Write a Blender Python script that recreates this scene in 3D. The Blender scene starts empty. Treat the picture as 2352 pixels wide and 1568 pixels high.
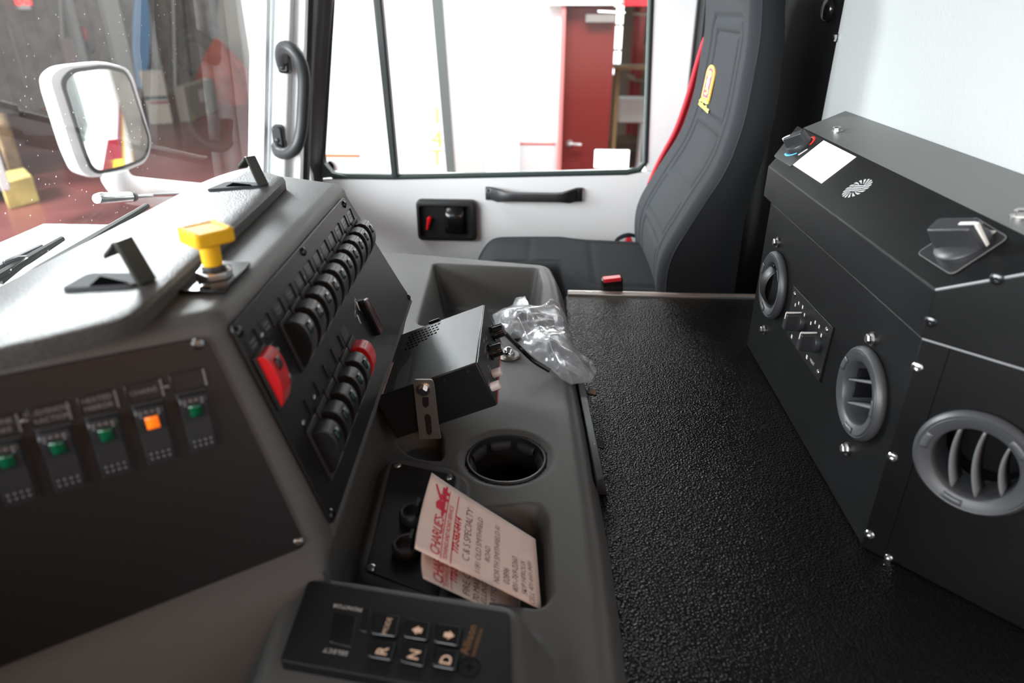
import bpy, bmesh, math, random
import numpy as np
from mathutils import Vector
random.seed(7); rng = np.random.default_rng(7)
SC = bpy.context.scene
COL = SC.collection
R_ = math.radians

# ---------------------------------------------------------------- camera, sky, daylight, exposure
FPX = 1568.0
PITCH = math.atan(769/1568.); YAW = math.atan(94/math.hypot(1568, 769)); CZ = .48
cam_d = bpy.data.cameras.new('camera'); cam = bpy.data.objects.new('camera', cam_d); COL.objects.link(cam)
cam_d.lens = 24; cam_d.sensor_width = 36; cam_d.clip_start = .02
cam.location = (0, 0, CZ); cam.rotation_euler = (math.pi/2-PITCH, 0, YAW)
cam_d.dof.use_dof = True; cam_d.dof.focus_distance = .88; cam_d.dof.aperture_fstop = 4.5
SC.camera = cam
W = bpy.data.worlds.new('shop_daylight'); SC.world = W; W.use_nodes = True
W.node_tree.nodes['Background'].inputs[0].default_value = (.93, .97, 1, 1)
W.node_tree.nodes['Background'].inputs[1].default_value = .30
def area(name, loc, target, sx, sy, power, col=(1, 1, 1)):
    d = bpy.data.lights.new(name, 'AREA'); d.shape = 'RECTANGLE'; d.size = sx; d.size_y = sy; d.energy = power; d.color = col
    o = bpy.data.objects.new(name, d); COL.objects.link(o); o.location = loc
    o.rotation_euler = (Vector(target)-Vector(loc)).to_track_quat('-Z', 'Y').to_euler()
    return o
# daylight from the open bay in front and the cab windows, added fills, warm lamp behind the driver
area('bay_door_daylight', (-5.4, -2.6, 1.35), (.2, 1.0, .2), 6, 2.7, 930, (.95, .98, 1))
area('overhead_fill', (-4.2, -.4, 6.0), (-.5, .6, .2), 5, 3, 300, (.96, .98, 1))  # added fill from above front to brighten the dash top
area('side_wall_fill', (.2, 4.3, 3.6), (0, 6.5, -.2), 6, 1.2, 480, (1, 1, 1))  # added lamp facing the side wall to blow it out white
area('side_window_daylight', (-2.5, 3.5, 1.45), (.4, 1.1, .35), 1.0, .8, 215, (.93, .97, 1))
area('driver_window_daylight', (-1.0, -1.9, 1.0), (-.2, .35, 0), .9, .7, 20, (.92, .96, 1))
o_ = area('floor_fill', (-8.6, 3.6, 2.6), (-5.2, 7.0, -1.6), 3, 2, 260, (.97, .98, 1)); o_.data.spread = R_(70)  # added lamp to brighten the floor ahead of the truck
area('work_lamp', (.30, -.58, .60), (-.25, .40, .25), .10, .10, 1.25, (1, .38, .13))
SC.view_settings.view_transform = 'Standard'; SC.view_settings.look = 'None'
SC.view_settings.gamma = 1; SC.view_settings.use_curve_mapping = False
SC.view_settings.exposure = .55

# ---------------------------------------------------------------- sight lines of the camera, for measuring the photo
rt = np.array([math.cos(YAW), math.sin(YAW), 0]); hd = np.array([-math.sin(YAW), math.cos(YAW), 0]); zz = np.array([0, 0, 1.])
fw = hd*math.cos(PITCH)-zz*math.sin(PITCH); up = hd*math.sin(PITCH)+zz*math.cos(PITCH); C0 = np.array([0, 0, CZ])
def ray(x, y): return rt*(x-1176)/FPX+up*(784-y)/FPX+fw
def hz(x, y, z): d = ray(x, y); return C0+d*(z-CZ)/d[2]
def hy(x, y, Y): d = ray(x, y); return C0+d*Y/d[1]
def hx(x, y, X): d = ray(x, y); return C0+d*X/d[0]
def nrm(v): v = np.array(v, float); return v/np.linalg.norm(v)
class Fr:
    def __init__(s, o, ex, ey):
        s.o = np.array(o, float); s.x = nrm(ex); ey = np.array(ey, float); s.y = nrm(ey-s.x*(ey@s.x)); s.z = np.cross(s.x, s.y)
    def p(s, u, v, w=0): return s.o+s.x*u+s.y*v+s.z*w
    def px(s, x, y, w=0):
        d = ray(x, y); t = ((s.o+s.z*w-C0)@s.z)/(d@s.z); q = C0+t*d-s.o
        return np.array([q@s.x, q@s.y])
    def at(s, u, v, w=0, ang=0):
        c, sn = math.cos(ang), math.sin(ang)
        return Fr(s.p(u, v, w), s.x*c+s.y*sn, -s.x*sn+s.y*c)
WF = Fr((0, 0, 0), (1, 0, 0), (0, 1, 0))

# ---------------------------------------------------------------- materials
MATS = {}
def mat(name, col, rough=.5, metal=0, bump=0, bscale=200, var=0, vscale=20, spec=.5, emit=0, coat=0, voronoi=False, sheen=0, col2=None):
    if name in MATS: return MATS[name]
    m = bpy.data.materials.new(name); m.use_nodes = True; nt = m.node_tree; b = nt.nodes['Principled BSDF']
    b.inputs['Base Color'].default_value = (*col, 1); b.inputs['Roughness'].default_value = rough; b.inputs['Metallic'].default_value = metal
    b.inputs['Specular IOR Level'].default_value = spec; b.inputs['Coat Weight'].default_value = coat
    if sheen: b.inputs['Sheen Weight'].default_value = sheen
    if emit: b.inputs['Emission Color'].default_value = (*col, 1); b.inputs['Emission Strength'].default_value = emit
    tc = nt.nodes.new('ShaderNodeTexCoord')
    if bump:
        if voronoi:
            n = nt.nodes.new('ShaderNodeTexVoronoi'); n.inputs['Scale'].default_value = bscale; out = n.outputs['Distance']
        else:
            n = nt.nodes.new('ShaderNodeTexNoise'); n.inputs['Scale'].default_value = bscale; n.inputs['Detail'].default_value = 3; out = n.outputs['Fac']
        nt.links.new(tc.outputs['Object'], n.inputs['Vector'])
        bp = nt.nodes.new('ShaderNodeBump'); bp.inputs['Strength'].default_value = bump; bp.inputs['Distance'].default_value = .001
        nt.links.new(out, bp.inputs['Height']); nt.links.new(bp.outputs['Normal'], b.inputs['Normal'])
    if var or col2:
        n = nt.nodes.new('ShaderNodeTexNoise'); n.inputs['Scale'].default_value = vscale; n.inputs['Detail'].default_value = 6
        nt.links.new(tc.outputs['Object'], n.inputs['Vector'])
        r = nt.nodes.new('ShaderNodeValToRGB'); c2 = col2 or tuple(min(1, c*(1+var)) for c in col)
        c1 = col if col2 else tuple(c*(1-var) for c in col)
        r.color_ramp.elements[0].position = .35; r.color_ramp.elements[1].position = .65
        r.color_ramp.elements[0].color = (*c1, 1); r.color_ramp.elements[1].color = (*c2, 1)
        nt.links.new(n.outputs['Fac'], r.inputs['Fac']); nt.links.new(r.outputs['Color'], b.inputs['Base Color'])
    MATS[name] = m; return m
def glass_mat(name, tint=(1, 1, 1), gloss=.06, dust=0, rough=.0, fres=.35):
    m = bpy.data.materials.new(name); m.use_nodes = True; nt = m.node_tree; nt.nodes.clear()
    o = nt.nodes.new('ShaderNodeOutputMaterial'); t = nt.nodes.new('ShaderNodeBsdfTransparent'); t.inputs[0].default_value = (*tint, 1)
    g = nt.nodes.new('ShaderNodeBsdfGlossy'); g.inputs['Roughness'].default_value = rough
    mx = nt.nodes.new('ShaderNodeMixShader'); lw = nt.nodes.new('ShaderNodeLayerWeight'); lw.inputs[0].default_value = .35
    mul = nt.nodes.new('ShaderNodeMath'); mul.operation = 'MULTIPLY_ADD'; mul.inputs[1].default_value = fres; mul.inputs[2].default_value = gloss
    nt.links.new(lw.outputs['Fresnel'], mul.inputs[0]); nt.links.new(mul.outputs[0], mx.inputs[0])
    nt.links.new(t.outputs[0], mx.inputs[1]); nt.links.new(g.outputs[0], mx.inputs[2])
    last = mx.outputs[0]
    if dust:
        tc = nt.nodes.new('ShaderNodeTexCoord')
        df = nt.nodes.new('ShaderNodeBsdfTranslucent'); df.inputs[0].default_value = (.9, .9, .88, 1)
        df2 = nt.nodes.new('ShaderNodeBsdfDiffuse'); df2.inputs[0].default_value = (.9, .9, .88, 1)
        ad = nt.nodes.new('ShaderNodeMixShader'); ad.inputs[0].default_value = .5
        nt.links.new(df.outputs[0], ad.inputs[1]); nt.links.new(df2.outputs[0], ad.inputs[2])
        v = nt.nodes.new('ShaderNodeTexVoronoi'); v.inputs['Scale'].default_value = 90
        n = nt.nodes.new('ShaderNodeTexNoise'); n.inputs['Scale'].default_value = 3; n.inputs['Detail'].default_value = 6
        nt.links.new(tc.outputs['Object'], v.inputs['Vector']); nt.links.new(tc.outputs['Object'], n.inputs['Vector'])
        r = nt.nodes.new('ShaderNodeMapRange'); r.inputs[1].default_value = .04; r.inputs[2].default_value = .13; r.inputs[3].default_value = .55; r.inputs[4].default_value = 0
        nt.links.new(v.outputs['Distance'], r.inputs[0])
        r2 = nt.nodes.new('ShaderNodeMapRange'); r2.inputs[1].default_value = .42; r2.inputs[2].default_value = .7; r2.inputs[3].default_value = 0; r2.inputs[4].default_value = 1
        nt.links.new(n.outputs['Fac'], r2.inputs[0])
        mm = nt.nodes.new('ShaderNodeMath'); mm.operation = 'MULTIPLY'; nt.links.new(r.outputs[0], mm.inputs[0]); nt.links.new(r2.outputs[0], mm.inputs[1])
        ma = nt.nodes.new('ShaderNodeMath'); ma.operation = 'ADD'; ma.inputs[1].default_value = dust; nt.links.new(mm.outputs[0], ma.inputs[0])
        mx2 = nt.nodes.new('ShaderNodeMixShader'); nt.links.new(ma.outputs[0], mx2.inputs[0]); nt.links.new(last, mx2.inputs[1]); nt.links.new(ad.outputs[0], mx2.inputs[2])
        last = mx2.outputs[0]
    nt.links.new(last, o.inputs[0]); MATS[name] = m; return m

GREY = mat('grey_plastic', (.088, .086, .083), .5, bump=.35, bscale=900, spec=.35)
PADV = mat('grey_vinyl', (.075, .0735, .072), .42, bump=.8, bscale=560, spec=.14, var=.25, vscale=900)
BLKP = mat('black_powdercoat', (.009, .009, .0095), .38, bump=.12, bscale=1500, spec=.4)
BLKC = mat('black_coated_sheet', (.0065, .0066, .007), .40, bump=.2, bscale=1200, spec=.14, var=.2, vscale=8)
LITTOP = mat('lit_top_sheet', (.12, .12, .115), .45, bump=.2, bscale=1200, spec=.5)  # same black lid metal; grazing light on its top put into a lighter colour
BLK = mat('black_plastic', (.012, .012, .013), .4, spec=.5)
BLKG = mat('black_gloss', (.008, .008, .009), .18, spec=.6)
BLKM = mat('black_rubber', (.018, .018, .019), .65)
DGREY = mat('dark_grey_plastic', (.024, .0245, .027), .4, spec=.45)
MATT = mat('black_floor_mat', (.005, .005, .0053), .22, bump=1.0, bscale=430, spec=.24, voronoi=True)
FAB = mat('black_knit_fabric', (.010, .0105, .012), .9, bump=.5, bscale=1400, spec=.2)
FABS = mat('charcoal_seat_face', (.022, .0235, .027), .85, bump=.5, bscale=1400, spec=.25)
REDF = mat('red_fabric', (.45, .015, .03), .8, bump=.4, bscale=1200)
RED = mat('red_plastic', (.55, .012, .015), .35)
YEL = mat('yellow_plastic', (.80, .44, .015), .6, spec=.2)
WALLP = mat('dimmed_grey_paint', (.37, .38, .385), .42, bump=.6, bscale=260, spec=.5)  # same grey as the door, darkened to tone down light on the rear wall
DOORP = mat('lifted_grey_paint', (.74, .74, .75), .5, bump=.4, bscale=320)  # same cab grey, lightened to make up for weak light on the door
WHITE = mat('white_paint', (.86, .86, .86), .45)
PILW = mat('pillar_white', (.86, .89, .90), .5)
CHR = mat('bright_metal', (.75, .75, .75), .16, metal=1)
ZINC = mat('zinc_steel', (.42, .41, .40), .3, metal=1)
SCRW = mat('screw_steel', (.20, .195, .19), .3, metal=1)
DRVW = mat('driver_side_dimmed', (.10, .09, .085), .7)  # unseen driver wall darkened from light grey to cut fill light
ROOF = mat('roof_lining', (.16, .16, .165), .8)
ALU = mat('brushed_aluminium', (.55, .52, .50), .42, metal=1)
GRNL = mat('green_lens', (.004, .09, .04), .15, spec=.6)
GRND = mat('unlit_green_lens', (.003, .022, .013), .2, spec=.5)
DRKL = mat('dark_lens', (.01, .02, .018), .12, spec=.7)
ORGL = mat('orange_lens', (1.0, .18, .01), .3, emit=.45)
LEG = mat('legend_white', (.65, .62, .58), .6)
LEGD = mat('legend_dim', (.16, .15, .15), .6)
LEGP = mat('legend_peach', (.75, .50, .36), .6)
LEGO = mat('legend_orange', (.25, .11, .03), .5)
PAPER = mat('pink_paper', (.82, .62, .54), .75, var=.03, vscale=40)
INKR = mat('red_ink', (.62, .02, .05), .7)
INKB = mat('pen_ink', (.12, .08, .08), .7)
BRKT = mat('bracket_zinc', (.50, .47, .43), .3, metal=.75)
BEZ = mat('bezel_grey', (.05, .052, .058), .75, spec=.12)
WELL = mat('well_black', (.003, .003, .003), .9, spec=0)
STICK = mat('white_sticker', (.92, .92, .92), .5)
GLASS = glass_mat('side_glass', (.97, .99, .98), .01, fres=.12)
WSHD = glass_mat('windshield_glass', (.93, .95, .94), .004, dust=.012, fres=.08)

STKT = bpy.data.materials.new('backlit_sticker'); STKT.use_nodes = True; nt = STKT.node_tree; nt.nodes.clear()
_o = nt.nodes.new('ShaderNodeOutputMaterial'); _m = nt.nodes.new('ShaderNodeMixShader'); _m.inputs[0].default_value = .6
_d = nt.nodes.new('ShaderNodeBsdfDiffuse'); _d.inputs[0].default_value = (.95, .95, .95, 1); _t = nt.nodes.new('ShaderNodeBsdfTranslucent'); _t.inputs[0].default_value = (.95, .95, .95, 1)
nt.links.new(_d.outputs[0], _m.inputs[1]); nt.links.new(_t.outputs[0], _m.inputs[2]); nt.links.new(_m.outputs[0], _o.inputs[0])

# ---------------------------------------------------------------- mesh builder
class MB:
    def __init__(s): s.v = []; s.f = []; s.mi = []; s.m = 0
    def add(s, vs, fs):
        b = len(s.v); s.v += [tuple(map(float, q)) for q in vs]
        for f in fs: s.f.append([b+i for i in f]); s.mi.append(s.m)
        return s
    def prism(s, fr, pts, w0, w1, grow=0):
        n = len(pts); pts = np.array([q[:2] for q in pts], float); a = .5*sum(pts[i][0]*pts[(i+1) % n][1]-pts[(i+1) % n][0]*pts[i][1] for i in range(n))
        if a < 0: pts = pts[::-1]
        c = pts.mean(0); top = pts if not grow else c+(pts-c)*(1+grow)
        vs = [fr.p(*q, w0) for q in pts]+[fr.p(*q, w1) for q in top]
        if w1 < w0: vs = vs[n:]+vs[:n]
        return s.add(vs, [list(range(n))[::-1], list(range(n, 2*n))]+[[i, (i+1) % n, n+(i+1) % n, n+i] for i in range(n)])
    def box(s, fr, u0, u1, v0, v1, w0, w1): return s.prism(fr, [(u0, v0), (u1, v0), (u1, v1), (u0, v1)], w0, w1)
    def lathe(s, fr, prof, seg=32, cap0=True, cap1=True, a0=0, a1=2*math.pi):
        full = abs(a1-a0-2*math.pi) < 1e-6; m = seg if full else seg+1
        vs = [fr.p(r*math.cos(a0+(a1-a0)*i/seg), r*math.sin(a0+(a1-a0)*i/seg), w) for (r, w) in prof for i in range(m)]
        fs = []
        for k in range(len(prof)-1):
            for i in range(seg):
                j = (i+1) % m; fs.append([k*m+i, k*m+j, (k+1)*m+j, (k+1)*m+i])
        if cap0 and full: fs.append(list(range(m))[::-1])
        if cap1 and full: fs.append([(len(prof)-1)*m+i for i in range(m)])
        return s.add(vs, fs)
    def cyl(s, fr, u, v, r, w0, w1, seg=24, r2=None):
        return s.lathe(fr.at(u, v), [(r, w0), (r if r2 is None else r2, w1)], seg)
    def tube(s, pts, r, seg=10, cap=True):
        P = [np.array(q, float) for q in pts]; n = len(P); rs = r if hasattr(r, '__len__') else [r]*n
        t0 = nrm(P[1]-P[0]); ref = np.array([0, 0, 1.]) if abs(t0[2]) < .9 else np.array([1., 0, 0])
        a = nrm(np.cross(ref, t0)); vs = []
        for i in range(n):
            t = nrm(P[min(i+1, n-1)]-P[max(i-1, 0)]); a = nrm(a-t*(a@t)); b = np.cross(t, a)
            vs += [P[i]+rs[i]*(a*math.cos(2*math.pi*k/seg)+b*math.sin(2*math.pi*k/seg)) for k in range(seg)]
        fs = [[i*seg+k, i*seg+(k+1) % seg, (i+1)*seg+(k+1) % seg, (i+1)*seg+k] for i in range(n-1) for k in range(seg)]
        if cap: fs += [list(range(seg))[::-1], [(n-1)*seg+k for k in range(seg)]]
        return s.add(vs, fs)
    def grid(s, G, flip=False):
        G = np.array(G); a, b = G.shape[:2]; fs = []
        for i in range(a-1):
            for j in range(b-1):
                q = [i*b+j, (i+1)*b+j, (i+1)*b+j+1, i*b+j+1]; fs.append(q[::-1] if flip else q)
        return s.add(G.reshape(-1, 3), fs)
    def dome(s, fr, u, v, r, h, seg=16, n=5, w=0):
        return s.lathe(fr.at(u, v), [(r*math.cos(k/n*math.pi/2)+1e-5, w+h*math.sin(k/n*math.pi/2)) for k in range(n+1)], seg)
    def build(s, name, mats, parent=None, bev=0, smooth=35, seg=2, label=None, solid=0, sub=0, kind=None):
        me = bpy.data.meshes.new(name)
        off = root_loc(parent) if parent is not None else None
        V = np.array(s.v)
        if off is None: off = np.array([(V[:, 0].min()+V[:, 0].max())/2, (V[:, 1].min()+V[:, 1].max())/2, V[:, 2].min()])
        me.from_pydata((V-off).tolist(), [], s.f)
        for m in (mats if isinstance(mats, (list, tuple)) else [mats]): me.materials.append(m)
        me.polygons.foreach_set('material_index', s.mi)
        o = bpy.data.objects.new(name, me); COL.objects.link(o)
        if parent is not None: o.parent = parent
        else: o.location = off
        if smooth:
            me.shade_smooth(); me.set_sharp_from_angle(angle=R_(smooth))
        me.validate(); me.update()
        if solid:
            md = o.modifiers.new('solid', 'SOLIDIFY'); md.thickness = solid; md.offset = 0
        if bev:
            md = o.modifiers.new('bevel', 'BEVEL'); md.width = bev; md.segments = seg; md.limit_method = 'ANGLE'; md.angle_limit = R_(40)
            md.harden_normals = False
        if sub:
            md = o.modifiers.new('sub', 'SUBSURF'); md.levels = sub; md.render_levels = sub
        if label: o['label'] = label
        if kind: o['kind'] = kind
        return o
def root_loc(p):
    while p.parent is not None: p = p.parent
    return np.array(p.location)
def thing(name, label, cat, loc, group=None):
    o = bpy.data.objects.new(name, None); COL.objects.link(o); o.location = tuple(map(float, loc)); o.empty_display_size = .02
    o['label'] = label; o['category'] = cat
    if group: o['group'] = group
    return o
def tag(o, label, cat, group=None):
    o['label'] = label; o['category'] = cat
    if group: o['group'] = group
    return o
def struct(o): o['kind'] = 'structure'; return o
def rrect(u0, u1, v0, v1, r, n=5):
    out = []
    for cx, cy, a in ((u1-r, v1-r, 0), (u0+r, v1-r, 90), (u0+r, v0+r, 180), (u1-r, v0+r, 270)):
        out += [(cx+r*math.cos(R_(a+90*k/n)), cy+r*math.sin(R_(a+90*k/n))) for k in range(n+1)]
    return out
def rpoly(pts, r, n=5):
    """polygon with rounded corners"""
    P = [np.array(q[:2], float) for q in pts]; out = []
    for i in range(len(P)):
        a, b, c = P[i-1], P[i], P[(i+1) % len(P)]; rr = min(r, .45*np.linalg.norm(a-b), .45*np.linalg.norm(c-b))
        p0 = b+nrm(a-b)*rr; p1 = b+nrm(c-b)*rr
        out += [tuple((1-t)**2*p0+2*t*(1-t)*b+t*t*p1) for t in np.linspace(0, 1, n+1)]
    return out
def spline(pts, n=8):
    """Catmull-Rom through points"""
    P = [np.array(q, float) for q in pts]; P = [2*P[0]-P[1]]+P+[2*P[-1]-P[-2]]; out = []
    for i in range(1, len(P)-2):
        for t in np.linspace(0, 1, n, endpoint=False):
            a, b, c, d = P[i-1], P[i], P[i+1], P[i+2]
            out.append(.5*((2*b)+(-a+c)*t+(2*a-5*b+4*c-d)*t*t+(-a+3*b-3*c+d)*t**3))
    out.append(P[-2]); return out
def text_mb(mb, s, place, size=1, align='LEFT', shear=0, space=1, thick=0, bold=0, line=1.0):
    """lettering as flat mesh; place(x, y) -> world point"""
    cu = bpy.data.curves.new('lettering', 'FONT'); cu.body = s; cu.size = size; cu.align_x = align; cu.align_y = 'CENTER'; cu.shear = shear
    cu.space_character = space; cu.space_line = line; cu.resolution_u = 3; cu.offset = bold
    o = bpy.data.objects.new('lettering', cu); COL.objects.link(o)
    dg = bpy.context.evaluated_depsgraph_get(); dg.update()
    me = bpy.data.meshes.new_from_object(o.evaluated_get(dg))
    mb.add([place(v.co.x, v.co.y) for v in me.vertices], [list(p.vertices) for p in me.polygons])
    bpy.data.objects.remove(o); bpy.data.curves.remove(cu); bpy.data.meshes.remove(me)
def fplace(fr, u, v, ang=0, w=.0004):
    f = fr.at(u, v, w, ang); return lambda x, y: f.p(x, y)
def cut(o, mb):
    """cut holes into a mesh and drop the cutter"""
    c = mb.build('hole', BLK, smooth=0)
    bpy.context.view_layer.update()
    md = o.modifiers.new('cut', 'BOOLEAN'); md.object = c; md.operation = 'DIFFERENCE'; md.solver = 'EXACT'
    bpy.context.view_layer.update(); dg = bpy.context.evaluated_depsgraph_get()
    me = bpy.data.meshes.new_from_object(o.evaluated_get(dg)); old = o.data
    o.modifiers.clear(); o.data = me; me.name = o.name; bpy.data.meshes.remove(old)
    bpy.data.objects.remove(c)
    me.shade_smooth(); me.set_sharp_from_angle(angle=R_(30))
    return o
def screw(fr, u, v, r, parent, m=CHR, w=0, name='screw', hexa=False):
    mb = MB()
    if hexa:
        mb.cyl(fr, u, v, r*1.35, w, w+r*.35, 20); mb.lathe(fr.at(u, v), [(r*.95, w+r*.3), (r*.95, w+r*1.1), (r*.75, w+r*1.3)], 6)
    else:
        f = fr.at(u, v, w); mb.lathe(f, [(r*1.0, 0), (r*1.0, r*.15), (r*.8, r*.42), (r*.42, r*.58), (r*.38, r*.58), (r*.34, r*.2), (.0001, r*.2)], 18)
    return mb.build(name, m, parent, smooth=30)
# ================================================================ cab shell
def vprism_xz(pts, Y0, Y1):      # outline in (X, z) extruded along Y
    return MB().prism(Fr((0, 0, 0), (1, 0, 0), (0, 0, 1)), pts, -Y1, -Y0)
FXZ = Fr((0, 0, 0), (1, 0, 0), (0, 0, 1))      # w = -Y
def bx(x0, x1, y0, y1, z0, z1): return MB().box(WF, x0, x1, y0, y1, z0, z1)
struct(bx(-.95, .60, -.75, 1.80, -.82, -.78).build('floor_cab', BLKM))
struct(bx(-.62, .60, -.75, 1.80, .86, .90).build('ceiling', ROOF))
struct(bx(.47, .52, -.75, 1.262, -.78, .86).build('wall_rear', WALLP, bev=.003))
struct(bx(.472, .52, 1.266, 1.78, -.78, .86).build('wall_rear_corner', mat('black_rear_panel', (.004, .004, .0042), .6, spec=.12), bev=.002))
mb = MB()
mb.box(WF, -.62, .47, -.75, -.70, -.78, .14); mb.box(WF, -.08, .47, -.75, -.70, .14, .86); mb.box(WF, -.62, -.08, -.75, -.70, .78, .86)
struct(mb.build('wall_driver_side', DRVW))
struct(bx(-.68, -.605, -.75, 1.60, -.78, .085).build('wall_front', DGREY))
struct(bx(-.91, -.69, -.9, 1.15, .02, .135).build('trim_10', WHITE, bev=.02))
mb = MB()
for z0, z1, k in ((-1.3, -.42, 1), (-.42, -.36, 2), (-.36, -.12, 0), (-.12, -.07, 2), (-.07, .02, 1), (.02, 1.3, 0)):
    mb.m = k; mb.box(WF, .35, 4.2, 1.802, 1.85, z0, z1)
struct(mb.build('wall_body_side', [WHITE, mat('deep_red_paint', (.28, .012, .03), .3), mat('yellow_band', (.85, .55, .06), .35)]))
# windshield and its rubber
WX = lambda z, y: -.612+.12*(z-.19)-.082*min(1, max(0, (y-.7)/.9))**1.3
mb = MB(); mb.grid([[(WX(z, y), y, z) for y in np.linspace(-.74, 1.61, 40)] for z in (.08, .2, .3, .4, .5, .6, .7, .86)])
struct(mb.build('window_1', WSHD, smooth=0))
mb = MB(); g0 = hx(-80, 752, -.598); g1 = hx(228, 526, -.598)
mb.tube([g0, (g0+g1)/2, g1+(0, .12, 0)], [.010, .009, .004], 8)
struct(mb.build('trim_1', mat('gasket', (.05, .06, .055), .5)))
# pillar between windshield and passenger door: a bent sheet with an inner face and a return
def pill(spec, m, name, solid=.004):
    G = []
    for (xt, xb, Y) in spec:
        t = hy(xt, 0, Y); b = hy(xb, 400, Y); d = (t-b)/(t[2]-b[2]); G.append([b+d*(z-b[2]) for z in (-.05, .1, .3, .5, .86)])
    return MB().grid(G).build(name, m, solid=solid, smooth=50)
struct(pill([(578, 572, 1.615), (585, 578, 1.60), (612, 604, 1.602), (620, 612, 1.61)], PILW, 'trim_2'))
struct(pill([(618, 610, 1.618), (632, 620, 1.628), (655, 640, 1.622), (668, 655, 1.618)], PILW, 'trim_3'))
struct(pill([(666, 653, 1.622), (676, 664, 1.640), (700, 688, 1.632), (706, 694, 1.650)], WHITE, 'trim_4'))
struct(pill([(700, 688, 1.662), (706, 693, 1.656), (716, 702, 1.664), (722, 708, 1.69)], BLKM, 'trim_5', .008))
mb = MB(); mb.box(WF, -.72, -.60, 1.70, 1.72, -.78, .12)
struct(mb.build('wall_passenger_front', PILW))
# ---------------------------------------------------------------- passenger door
door = thing('truck_door', 'light grey truck passenger door with black latch, pull handle and big window', 'door', (-.15, 1.75, -.70)); door['kind'] = 'thing'
def dp(x, y, Y=1.75): q = hy(x, y, Y); return (q[0], q[2])
sill = [dp(738, 412), dp(905, 409), dp(1200, 402), dp(1482, 394)]
rt0 = dp(1497, 0); rt1 = dp(1483, 360)
tl0 = dp(765, 0); tl1 = dp(742, 380)
zt = .78; ex = lambda a, b, z: (a[0]+(b[0]-a[0])*(z-a[1])/(b[1]-a[1]), z)
TLt = ex(tl1, tl0, zt); TRt = ex(rt1, rt0, zt)
mb = MB()
low = [(-.74, -.70), (.318, -.70), (.330, sill[3][1]), sill[3], sill[2], sill[1], sill[0], (-.70, sill[0][1])]
mb.prism(FXZ, low, -1.80, -1.75)
mb.prism(FXZ, [sill[3], (.330, sill[3][1]), (.330, .83), (TRt[0], .83), TRt, rt1], -1.80, -1.75)
mb.prism(FXZ, [(-.53, .83), (-.53, zt), TRt, (TRt[0], .83)], -1.80, -1.75)
mb.build('inner_panel', DOORP, door, bev=.006, seg=3)
# outer skin with its coloured bands
mb = MB(); EXT = [WHITE, mat('deep_red_paint', (.28, .012, .03), .3), mat('yellow_band', (.85, .55, .06), .35)]
for z0, z1, k in ((-.70, -.42, 1), (-.42, -.36, 2), (-.36, -.12, 0), (-.12, -.07, 2), (-.07, .02, 1), (.02, .085, 0)):
    mb.m = k; mb.box(WF, -.74, .33, 1.802, 1.812, z0, z1)
mb.build('outer_skin', EXT, door)
# window frame: the moulded upright and the rubber round the glass
G = []
for (xt, xb, Y) in [(715, 703, 1.715), (722, 708, 1.705), (735, 712, 1.708), (748, 722, 1.73), (758, 730, 1.738), (768, 742, 1.752)]:
    t = hy(xt, 0, Y); b = hy(xb, 400, Y); d = (t-b)/(t[2]-b[2]); G.append([b+d*(z-b[2]) for z in (-.02, .1, .3, .5, .83)])
MB().grid(G).build('window_upright', mat('upright_grey', (.07, .068, .07), .4), door, solid=.004, smooth=60)
path = [dp(762, 0), dp(741, 360), dp(742, 388), dp(765, 405), dp(905, 407), dp(1200, 401), dp(1440, 396), dp(1468, 390), dp(1482, 372), dp(1495, 0)]
path = [ex(tl1, tl0, zt)]+path+[ex(rt1, rt0, zt)]
SEAL = mat('seal_rubber', (.02, .035, .032), .5)
mb = MB(); mb.tube([(x, 1.752, z) for x, z in path], .0075, 8); mb.build('window_seal', SEAL, door, smooth=60)
mb = MB(); mb.prism(FXZ, [dp(741, 330), dp(747, 375), dp(765, 396), dp(800, 403), dp(738, 408)], -1.765, -1.742); mb.build('seal_corner', SEAL, door)
b0, b1 = dp(858, 0), dp(901, 406); c0, c1 = dp(879, 0), dp(916, 406)
mb = MB(); mb.prism(FXZ, [b1, c1, ex(c1, c0, zt), ex(b1, b0, zt)], -1.768, -1.738)
mb.build('divider_bar', mat('divider', (.03, .036, .038), .4), door, bev=.005, seg=3)
pane = [ex(tl1, tl0, zt), dp(741, 360), dp(765, 405), dp(905, 407), dp(1440, 396), dp(1482, 372), ex(rt1, rt0, zt)]
MB().prism(FXZ, pane, -1.770, -1.766).build('window_pane', GLASS, door, smooth=0)
mb = MB(); mb.prism(FXZ, rrect(*sorted((dp(1366, 345)[0], dp(1449, 345)[0])), *sorted((dp(1400, 389)[1], dp(1400, 345)[1])), .004), -1.7655, -1.7640)
mb.build('window_sticker', STKT, door, label='blank white sticker in the corner of the window')
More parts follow.
